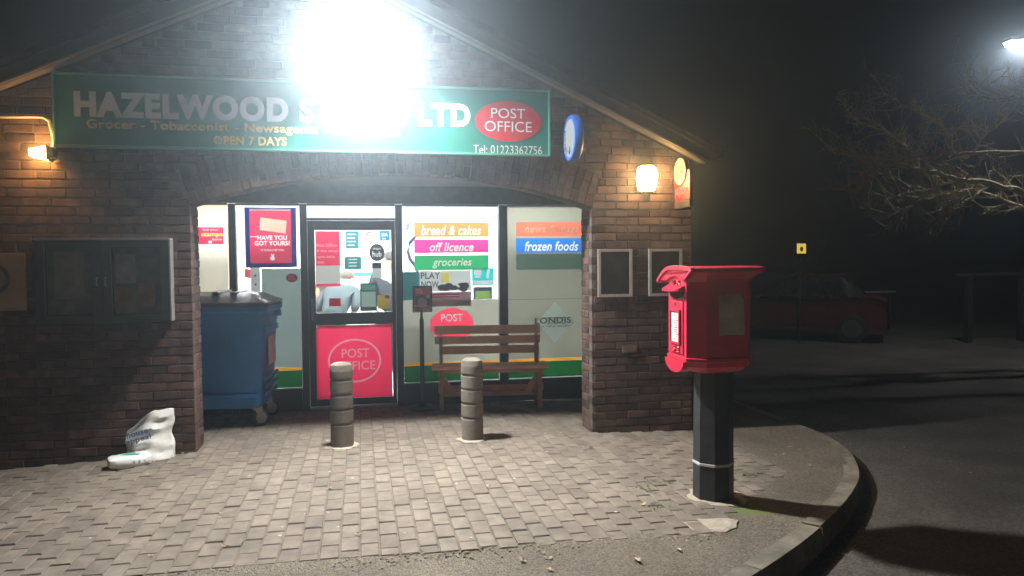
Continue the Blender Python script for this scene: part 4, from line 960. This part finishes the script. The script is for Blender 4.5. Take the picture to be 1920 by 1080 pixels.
# ------------------------------------------------------------------ post box
GB = gz(2.43, -2.0)
PB = mat('postbox_red', (.60, .024, .065), .36, var=.12, scale=5, bump=.06, bscale=30, coat=.15, stain=.22)
PK = mat('postbox_black', (.022, .026, .028), .5, var=.3, scale=14, bump=.15)
pb = thing('post_box', 'red pedestal post box on a black octagonal pole at the kerb', 'post box', (2.43, -2.0, GB))
oc = lambda r, z, c=(2.43, -2.0): [(c[0]+r*math.cos(R(22.5+45*k)), c[1]+r*math.sin(R(22.5+45*k)), z) for k in range(8)]
part('pole', MB().loft([oc(.146, GB-.1), oc(.141, GB+.04), oc(.137, GB+.5), oc(.132, .93)]), PK, pb)
part('pole_band', MB().loft([oc(.136, GB+.243), oc(.1445, GB+.246), oc(.1445, GB+.262), oc(.136, GB+.265)]), mat('band_pale', (.45, .46, .44), .5), pb)
X0, X1, YN, YF, CH = 2.15, 2.60, -2.245, -1.765, .115
def plan(z, d=0, zt=None):
    a, b, c, e, h = X0-d*.5, X1+d, YN-d, YF+d, CH*.95
    return [(a, e-h, z), (a, c+h*.72, z), (a+h, c, z), (b-h*.4, c, z), (b, c+h*.4, z), (b, e-h*.4, z), (b-h*.4, e, z), (a+h, e, z)]
part('body', MB().loft([plan(.95), plan(1.47)]), PB, pb)
part('bottom_moulding', MB().loft([plan(.918, .004), plan(.925, .014), plan(.945, .014), plan(.949, .0)]), PB, pb)
def scal(z, s):
    cx, cy = (X0+X1)/2+.02, (YN+YF)/2
    return [(cx+(x-cx)*s, cy+(y-cy)*s, z) for x, y, _ in plan(0)]
part('belly', MB().loft([scal(.917, 1.0), scal(.885, .97), scal(.855, .82), scal(.835, .55), scal(.83, .5)]), PB, pb)
cyc = (YN+YF)/2
part('front_lip', MB().prism_x([(cyc+.155*math.cos(a), .918+.085*math.sin(a)) for a in [math.pi+math.pi*k/14 for k in range(15)]], X0-.02, X0+.06), PB, pb)
# hood: arched front that droops towards its far end, flaring eave, nearly flat top
def hood_top(t):   # t 0 at the far end of the front, 1 at the near end
    return 1.566-.10*max(0, .42-t)**2/.42**2-.012*max(0, t-.75)/.25
nh = 14
def hood_loop(x, d, dz, sc=1):
    far, near = YF+d, YN-d
    return [(x, far+(near-far)*k/nh, hood_top(k/nh)*1+dz) for k in range(nh+1)]
mb = MB()
def hood_sec(x, d, droop=1.0):
    far, near = YF+d, YN-d
    top = [(x, far+(near-far)*k/nh, 1.566-(1.566-hood_top(k/nh))*droop) for k in range(nh+1)]
    bot = [(x, far+(near-far)*k/nh, 1.566-(1.566-hood_top(k/nh))*droop-.024) for k in range(nh, -1, -1)]
    return top+bot
mb.loft([hood_sec(2.142, .035), hood_sec(2.165, .06, .98), hood_sec(2.60, .062, .8), hood_sec(2.67, .04, .8)])
part('hood', mb, PB, pb)
fl_ = lambda z, d: plan(z, d)
def flare(z, d, front):
    P = plan(z, d); out = []
    for i, (x, y, zz_) in enumerate(P):
        t = (YF+d-y)/(YF-YN+2*d); out.append((x, y, z-(1.566-hood_top(min(1, max(0, t))))*front))
    return out
part('cornice', MB().loft([flare(1.462, .001, 0), flare(1.485, .012, .25), flare(1.515, .036, .6), flare(1.541, .066, .75)]), PB, pb)
top_ = [(YF+.03+(YN-.06-YF-.03)*k/nh, hood_top(k/nh)) for k in range(nh+1)]
inn_ = [(YN+CH*.72+(YF-CH+.01-YN-CH*.72)*k/nh, 1.466+.034*math.sin(math.pi*k/nh)) for k in range(nh+1)]
part('pediment', MB().prism_x(top_+inn_, X0-.022, X0+.03), PB, pb)
part('pediment_edge', MB().loft([[(x, y, z+dz) for y, z in top_] for x, dz in ((X0-.034, -.022), (X0-.034, .003), (X0-.01, .006), (X0-.01, -.02), (X0-.034, -.022))], cap=False, close=False), PB, pb)
ap = part('aperture_hood', MB().loft([[(X0-.001, cyc-.135, 1.437), (X0-.001, cyc+.135, 1.437), (X0-.001, cyc+.135, 1.396), (X0-.001, cyc-.135, 1.396)], [(X0-.045, cyc-.13, 1.415), (X0-.045, cyc+.13, 1.415), (X0-.045, cyc+.13, 1.398), (X0-.045, cyc-.13, 1.398)], [(X0-.07, cyc-.09, 1.402), (X0-.07, cyc+.09, 1.402), (X0-.07, cyc+.09, 1.394), (X0-.07, cyc-.09, 1.394)]]), PB, pb)
part('slot', MB().prism_x([(cyc-.12, 1.395), (cyc+.12, 1.395), (cyc+.10, 1.36), (cyc, 1.34), (cyc-.10, 1.36)], X0-.004, X0+.01), mat('slot_black', (.012, .01, .01), .7), pb)
dr = part('door', MB().box(X0-.008, X0-.0005, YN+CH+.008, YF-CH-.008, .965, 1.325, bev=.002), PB, pb)
part('keyhole', MB().disc((X0-.009, cyc-.0, 1.305), (0, -1, 0), (0, 0, 1), .012, .016, .002), mat('slot_black', (.01, .01, .01), .7), dr)
part('plate_frame', MB().box(X0-.022, X0-.0085, cyc-.09, cyc-.074, 1.03, 1.27).box(X0-.022, X0-.0085, cyc+.06, cyc+.076, 1.03, 1.27).box(X0-.022, X0-.0085, cyc-.0735, cyc+.0595, 1.254, 1.27).box(X0-.022, X0-.0085, cyc-.0735, cyc+.0595, 1.03, 1.044), PB, dr)
cpl = part('collection_plate', MB().box(X0-.013, X0-.0085, cyc-.073, cyc+.059, 1.045, 1.253), mat('plate_white', (.6, .62, .6), .5, var=.1), dr)
lb = MB(); rr = random.Random(6)
for k in range(11):
    y = cyc-.055+rr.uniform(0, .03); lb.box(X0-.0145, X0-.0135, y, y+rr.uniform(.02, .06), 1.06+k*.016, 1.067+k*.016)
o = part('plate_print', lb, mat('print_grey2', (.2, .2, .2), .6), dr)
text('52', PB, pb, (X0-.009, cyc-.02, .995), .12, .045, U=(0, -1, 0), bold=.03, depth=.006)
text('E R', PB, pb, (X0-.001, cyc-.01, 1.457), .13, .03, U=(0, -1, 0), bold=.02, depth=.012)
part('torn_notice', MB().loft([[(2.345, y, 1.37), (2.36, y, 1.375), (2.375, y, 1.37), (2.42, y, 1.382), (2.50, y, 1.38), (2.525, y, 1.34), (2.535, y, 1.13), (2.53, y, 1.10), (2.43, y, 1.105), (2.35, y, 1.10)] for y in (YN-.0025, YN-.0008)]), mat('old_notice', (.46, .41, .33), .85, var=.25, scale=9, bump=.2), pb)

# ------------------------------------------------------------------ weeds, leaves and litter
WEED = mat('weed_green', (.06, .09, .022), .7, var=.35, rnd=.3)
rr = random.Random(12)
for cx, cy, n_, lb in ((2.0, -1.78, 26, 'low weed tuft between the pavers left of the post box pole'), (2.22, -1.62, 18, 'weed tuft growing just behind the post box pole'), (2.78, -1.62, 30, 'largest weed patch on the tarmac edge right of the post box pole'), (3.0, -1.52, 24, 'straggly weed at the corner where paving meets tarmac'), (1.95, -2.15, 14, 'small weed in the joints in front of the post box pole')):
    mb = MB()
    for k in range(n_):
        a = rr.uniform(0, 6.28); r0 = abs(rr.gauss(0, .07)); x, y = cx+r0*1.5*math.cos(a), cy+r0*math.sin(a); z = gz(x, y)-.004
        b_ = rr.uniform(0, 6.28); l = rr.uniform(.018, .042); hgt = rr.uniform(.004, .018); w = rr.uniform(.005, .010)
        dx, dy = math.cos(b_), math.sin(b_)
        mb.add([(x-dy*w*.3, y+dx*w*.3, z), (x+dy*w*.3, y-dx*w*.3, z), (x+dx*l*.6+dy*w, y+dy*l*.6-dx*w, z+hgt), (x+dx*l*.6-dy*w, y+dy*l*.6+dx*w, z+hgt), (x+dx*l, y+dy*l, z+hgt*.8)], [(0, 1, 2, 3), (3, 2, 4)])
    solo('weed', mb, WEED, lb, 'weed', (cx, cy, gz(cx, cy)), 'weeds round the post box')
LEAF = mat('dry_leaf', (.36, .27, .16), .8, var=.3, rnd=.35)
def leafmesh(s):
    q = random.Random(s); P = []
    for k in range(9):
        a = 2*math.pi*k/9; r = (.026 if k % 2 == 0 else .013)*q.uniform(.7, 1.25); P.append((r*1.3*math.cos(a), r*math.sin(a), .004+q.uniform(0, .010)))
    b = MB(); b.add([(0, 0, .003)]+P, [(0, k+1, (k+1) % 9+1) for k in range(9)]); return b.mesh('fallen_leaf', LEAF)
LM = [leafmesh(k) for k in range(5)]
rr = random.Random(44)
spots = [(rr.uniform(-1.6, 2.0), rr.uniform(-2.4, .2), 0) for _ in range(20)]+[(rr.uniform(2.7, 4.1), rr.uniform(-1.9, -.2), 1) for _ in range(16)]+[(rr.uniform(.6, 2.0), rr.uniform(-3.05, -2.8), 2) for _ in range(9)]+[(rr.uniform(4.6, 5.6), rr.uniform(-1.8, -.5), 3) for _ in range(5)]
LBL = ('small pale dry leaf lying on the block paving before the shop', 'small pale dry leaf on the tarmac corner right of the post box', 'small pale dry leaf on the tarmac strip along the front paving edge', 'small pale dry leaf lying on the road beyond the kerb')
for x, y, k in spots:
    if k == 1 and not inpoly(x+.25, y-.2, KPOLY): continue
    o = bpy.data.objects.new('fallen_leaf', LM[rr.randrange(5)]); C.objects.link(o); o.location = (x, y, (gz(x, y) if k != 3 else -.236)+.002); o.rotation_euler = (rr.uniform(-.2, .2), rr.uniform(-.2, .2), rr.uniform(0, 6.3)); s = rr.uniform(.35, .95); o.scale = (s, s, s)
    tag(o, LBL[k], 'leaf', ('leaves on the paving', 'leaves on the tarmac corner', 'leaves along the paving edge', 'leaves on the road')[k])
mb = MB()
for k in range(420):
    x = rr.uniform(-1.2, 2.1); y = -2.68+rr.gauss(0, .045)-.03; a = rr.uniform(0, 6.28); s = rr.uniform(.004, .012)
    mb.lathe([(s*.6, -.002), (s, .002), (s*.5, s*.7)], 5, (x, y, gz(x, y)-.006))
o = part('grit', mb, mat('grit', (.24, .2, .15), .95, var=.4, rnd=.4)); o['kind'] = 'stuff'

mb = MB()
for k in range(46):      # trodden gum spots
    x, y = rr.uniform(-1.9, 2.0), rr.uniform(-2.5, .2); s_ = rr.uniform(.006, .014)
    mb.lathe([(s_, -.001), (s_, .0015), (s_*.6, .0025)], 8, (x, y, gz(x, y)))
o = part('gum_spots', mb, mat('gum', (.42, .40, .36), .8, var=.2, rnd=.2)); o['kind'] = 'stuff'

# ------------------------------------------------------------------ street side
sl = thing('street_lamp', 'street lamp with a bright white lantern at the top right edge', 'street lamp', (11.75, 4.2, -.236))
part('column', MB().lathe([(.09, 0), (.085, 1.2), (.06, 1.25), (.045, 5.5), (.04, 5.6)], 14, (11.75, 4.2, -.236)), mat('lamp_column', (.12, .12, .12), .5, .3), sl, smooth=True)
part('arm', MB().tube([(11.75, 4.2, 5.3), (11.7, 4.2, 5.42), (11.55, 4.22, 5.44), (11.45, 4.23, 5.44)], .03, 8), mat('lamp_column', (.12, .12, .12), .5, .3), sl)
part('head', MB().loft([[(11.46, 4.14, 5.36), (11.46, 4.34, 5.36), (11.46, 4.30, 5.48), (11.46, 4.18, 5.48)], [(11.06, 4.16, 5.33), (11.06, 4.36, 5.33), (11.06, 4.31, 5.40), (11.06, 4.2, 5.40)]]), mat('lamp_head', (.2, .2, .2), .5), sl)
part('lens', MB().loft([[(11.07, 4.17, 5.325), (11.07, 4.35, 5.325), (11.45, 4.33, 5.355), (11.45, 4.15, 5.355)], [(11.10, 4.19, 5.255), (11.10, 4.33, 5.255), (11.42, 4.31, 5.275), (11.42, 4.17, 5.275)]]), emit('street_lens', (.95, .98, 1.0), 70), sl)
area('street_beam', sl, Matrix.Translation((11.26, 4.25, 5.22)),  .3, .14, 95, (1.0, .98, 1.0))

lp_ = thing('lamp_post', 'short lamp post across the street whose light is mirrored in the shop windows', 'lamp post', (5.9, -14, -.236))
part('column', MB().lathe([(.07, 0), (.06, .8), (.04, .85), (.035, 2.75)], 12, (5.9, -14, -.236)), BLACKP, lp_, smooth=True)
part('lantern', MB().lathe([(.05, 0), (.14, .06), (.16, .2), (.12, .3), (.03, .34)], 16, (5.9, -14, 2.51)), emit('post_lantern', (1, .84, .62), 120), lp_, smooth=True)
part('cap', MB().lathe([(.18, 0), (.12, .06), (.02, .1)], 16, (5.9, -14, 2.86)), BLACKP, lp_)
BARK = mat('bark', (.52, .44, .27), .9, var=.35, scale=10, bump=.5, bscale=50)
tr = thing('bare_tree', 'leafless winter tree reaching in from the right under the street lamp', 'tree', (12.77, 3.05, -.24))
part('trunk', MB().tube([(12.77, 3.05, -.3), (12.75, 3.07, .4), (12.72, 3.1, 1.5), (12.7, 3.12, 2.2), (12.62, 3.05, 3.0), (12.7, 2.95, 4.2), (12.8, 2.9, 5.2)], [.24, .2, .17, .15, .11, .06, .02], 12), BARK, tr, smooth=True)
BRN = {'A': ([(12.7, 3.12, 2.1), (12.04, 3.39, 2.31), (10.74, 3.56, 2.63), (10.13, 3.59, 2.8), (9.56, 3.61, 2.85), (9.25, 3.57, 2.9), (8.71, 3.58, 3.01), (8.49, 3.53, 3.07), (8.07, 3.51, 3.04), (7.62, 3.5, 2.93)], .075, .012),
 'B': ([(8.75, 3.6, 3.0), (8.80, 3.7, 3.26), (8.58, 3.83, 3.5), (8.29, 3.8, 3.66), (7.83, 3.79, 3.77), (7.61, 3.74, 3.88)], .03, .006),
 'C': ([(8.55, 3.55, 3.06), (8.40, 3.7, 3.15), (8.05, 3.93, 3.24), (7.52, 3.94, 3.28)], .022, .006),
 'D': ([(12.65, 3.07, 2.9), (11.66, 3.09, 3.14), (10.4, 3.25, 3.26), (9.52, 3.33, 3.24), (9.1, 3.31, 3.21), (8.79, 3.27, 3.16), (8.55, 3.21, 3.1), (8.49, 3.12, 2.95)], .05, .01),
 'E': ([(9.1, 3.31, 3.21), (9.2, 3.4, 3.52), (9.02, 3.45, 3.7), (8.59, 3.44, 3.88), (8.2, 3.42, 4.07), (7.98, 3.37, 4.1)], .028, .006),
 'F': ([(12.62, 3.05, 3.0), (11.08, 2.6, 3.39), (10.2, 2.7, 3.75), (9.8, 2.68, 3.99), (9.42, 2.66, 3.92), (9.07, 2.63, 3.97), (8.75, 2.59, 3.95)], .05, .01),
 'F2': ([(9.6, 2.67, 3.95), (9.31, 2.75, 4.07), (9.01, 2.8, 4.2)], .016, .007),
 'G': ([(10.13, 3.59, 2.8), (10.08, 3.65, 2.72), (9.73, 3.66, 2.53), (9.55, 3.59, 2.41), (9.27, 3.54, 2.32)], .028, .006),
 'I': ([(9.56, 3.61, 2.85), (9.4, 3.75, 2.8), (9.17, 3.89, 2.71), (8.67, 3.88, 2.64), (8.34, 3.85, 2.6)], .022, .005),
 'K': ([(8.07, 3.51, 3.04), (8.1, 3.7, 2.98), (8.04, 3.82, 2.88), (7.81, 3.75, 2.67)], .015, .005),
 'H': ([(9.52, 3.33, 3.24), (9.66, 3.31, 3.46), (9.89, 3.17, 3.71)], .022, .006),
 'L': ([(12.7, 3.12, 2.0), (11.0, 3.7, 2.33), (10.48, 3.8, 2.58), (9.92, 3.84, 2.72), (9.47, 3.82, 2.63), (9.12, 3.95, 2.57), (8.87, 3.94, 2.43), (8.5, 3.91, 2.32)], .05, .006),
 'T': ([(12.7, 2.95, 4.2), (12.2, 2.7, 4.8), (11.9, 2.5, 5.5)], .04, .01), 'R': ([(12.66, 3.0, 3.6), (13.3, 2.9, 4.2), (14.1, 2.8, 4.5)], .05, .01)}
rr = random.Random(31); tw = MB()
def twig(p, d, l, r, depth):
    pts = [p]; q = p.copy(); dd = d.normalized()
    nseg = 4
    for k in range(nseg):
        dd = (dd+Vector((rr.gauss(0, .16), rr.gauss(0, .16), rr.gauss(0.03, .16)))).normalized(); q = q+dd*l/nseg; pts.append(q.copy())
        if depth and rr.random() < .65: twig(q.copy(), (dd+Vector((rr.gauss(0, .7), rr.gauss(0, .6), rr.gauss(.1, .7)))).normalized(), l*rr.uniform(.35, .6), r*.6, depth-1)
    tw.tube(pts, [r*(1-.75*i/nseg) for i in range(nseg+1)], 4)
for nm, (pts, r0, r1) in BRN.items():
    P = [Vector(p) for p in pts]; fine = []
    for i in range(len(P)-1):
        for k in range(3):
            t = k/3; fine.append(P[i].lerp(P[i+1], t)+Vector((rr.gauss(0, .012), rr.gauss(0, .012), rr.gauss(0, .014)))*(1 if k else 0))
    fine.append(P[-1]); nF = len(fine)
    part('branch', MB().tube(fine, [r0+(r1-r0)*(i/(nF-1))**.8 for i in range(nF)], 7), BARK, tr, smooth=True)
    for i in range(2, nF):
        if fine[i].x > 11.2 and nm in 'AL': continue
        for _ in range(2 if rr.random() < .6 else 3):
            d = (fine[i]-fine[i-1]).normalized()
            twig(fine[i], (d*.6+Vector((rr.gauss(-.2, .5), rr.gauss(0, .5), rr.gauss(.25, .6)))), rr.uniform(.2, .6), rr.uniform(.0075, .013), 2)
o = part('twigs', tw, BARK, tr); o['kind'] = 'stuff'

# lit yellow sign on a post far right
ys = thing('lit_sign', 'small square illuminated yellow sign glowing in the dark beyond the post box', 'lit sign', (9.27, 7.64, -.236))
part('post', MB().lathe([(.03, 0), (.03, 1.92)], 10, (9.27, 7.68, -.236)), BLACKP, ys)
part('case', MB().box(9.15, 9.39, 7.60, 7.65, 1.69, 1.93, bev=.01), BLACKP, ys)
part('face', MB().box(9.165, 9.375, 7.592, 7.599, 1.705, 1.915), emit('yellow_face', (1, .72, .10), .85), ys)
part('mark', MB().disc((9.27, 7.59, 1.80), (1, 0, 0), (0, 0, 1), .04, .055, .001, 16), mat('sign_dark_mark', (.3, .2, .02), .6), ys)
# timber barrier and pale rail in the dark
RAILM = mat('rail_white', (.28, .28, .27), .5); POSTM = mat('old_timber', (.016, .014, .01), .9, var=.3)
rl = thing('low_rail', 'long pale low rail lying across the dark behind the red car', 'barrier', (13.1, 10.9, -.236))
part('rail', MB().box(12.0, 14.2, 10.86, 10.9, .65, .70), RAILM, rl)
for x in (12.1, 13.1, 14.1): part('post', MB().box(x-.04, x+.04, 10.902, 10.98, -.24, .69), POSTM, rl)
tf = thing('timber_frame', 'dim timber post and top rail at the far right of the dark street', 'fence', (13.2, 6.8, -.236))
part('top_rail', MB().box(12.4, 15.5, 6.76, 6.84, 1.19, 1.26), POSTM, tf)
for x in (12.75, 14.1, 15.4): part('post', MB().box(x-.06, x+.06, 6.78, 6.90, -.24, 1.185), POSTM, tf)

# parked red car
CR = mat('car_red', (.09, .006, .007), .4, var=.05, coat=.2); CG = mat('car_glass', (.012, .014, .016), .08)
car = thing('parked_car', 'dark red hatchback parked in the unlit street beyond the post box', 'car', (9.9, 8.9, -.236), R(-38))
# local: x along the car (front towards -x), y across
def side(hw, pts): return [(x, hw, z) for x, z in pts]
prof_b = [(-2.0, .30), (-2.03, .52), (-1.95, .72), (-1.1, .90), (-.95, .93), (1.75, .98), (1.98, .90), (2.02, .6), (2.0, .30)]
part('body', MB().loft([side(-.80, [(x*.985, z) for x, z in prof_b]), side(-.86, prof_b), side(.86, prof_b), side(.80, [(x*.985, z) for x, z in prof_b])]), CR, car, local=True, smooth=True)
gh = [(-1.0, .93), (-.25, 1.40), (.2, 1.46), (1.2, 1.43), (1.85, .97)]
part('cabin', MB().loft([side(-.62, [(x*.8+.1, z) for x, z in gh]), side(-.80, [(x, .93+(z-.93)*.12) for x, z in gh]), side(.80, [(x, .93+(z-.93)*.12) for x, z in gh]), side(.62, [(x*.8+.1, z) for x, z in gh])]), CG, car, local=True)
part('roof', MB().box(-.15, 1.1, -.60, .60, 1.445, 1.475, bev=.012), CR, car, local=True)
for x in (-1.28, 1.28):
    for y in (-.87, .87):
        L = lambda r, o: [(x+r*math.cos(2*math.pi*i/20), y+o, .31+r*math.sin(2*math.pi*i/20)) for i in range(20)]
        w = part('wheel', MB().loft([L(.24, -.09), L(.31, -.08), L(.31, .03), L(.24, .035)]), RUB, car, local=True)
        part('rim', MB().loft([L(.05, -.1), L(.2, -.094), L(.2, .04), L(.05, .045)]), STEEL, w, local=True)
for y in (-.62, .62): part('headlight', MB().loft([[(-2.03, y-.16, .60), (-2.03, y+.16, .60), (-1.96, y+.16, .72), (-1.96, y-.16, .72)], [(-1.9, y-.16, .60), (-1.9, y+.16, .60), (-1.8, y+.16, .735), (-1.8, y-.16, .735)]]), mat('lamp_glass', (.5, .5, .5), .15), car, local=True)
part('number_plate', MB().box(-2.05, -2.032, -.26, .26, .40, .51), WHITE, car, local=True)
for y in (-.93, .93): part('mirror', MB().box(-.8, -.68, y-.07, y+.07, .95, 1.07, bev=.02), CR, car, local=True)
# ------------------------------------------------------------------ haze added to stand for camera lens glow round the lamps
HAZE = .0125
m, n, l = nodes('glow_haze')
out = n.new('ShaderNodeOutputMaterial'); pv = n.new('ShaderNodeVolumePrincipled')
pv.inputs['Color'].default_value = (.70, .86, 1, 1); pv.inputs['Density'].default_value = HAZE; pv.inputs['Anisotropy'].default_value = .88
l.new(pv.outputs[0], out.inputs['Volume'])
o = part('haze', MB().box(-265, 265, -265, 265, -1.4, 7.2), m); o['kind'] = 'stuff'
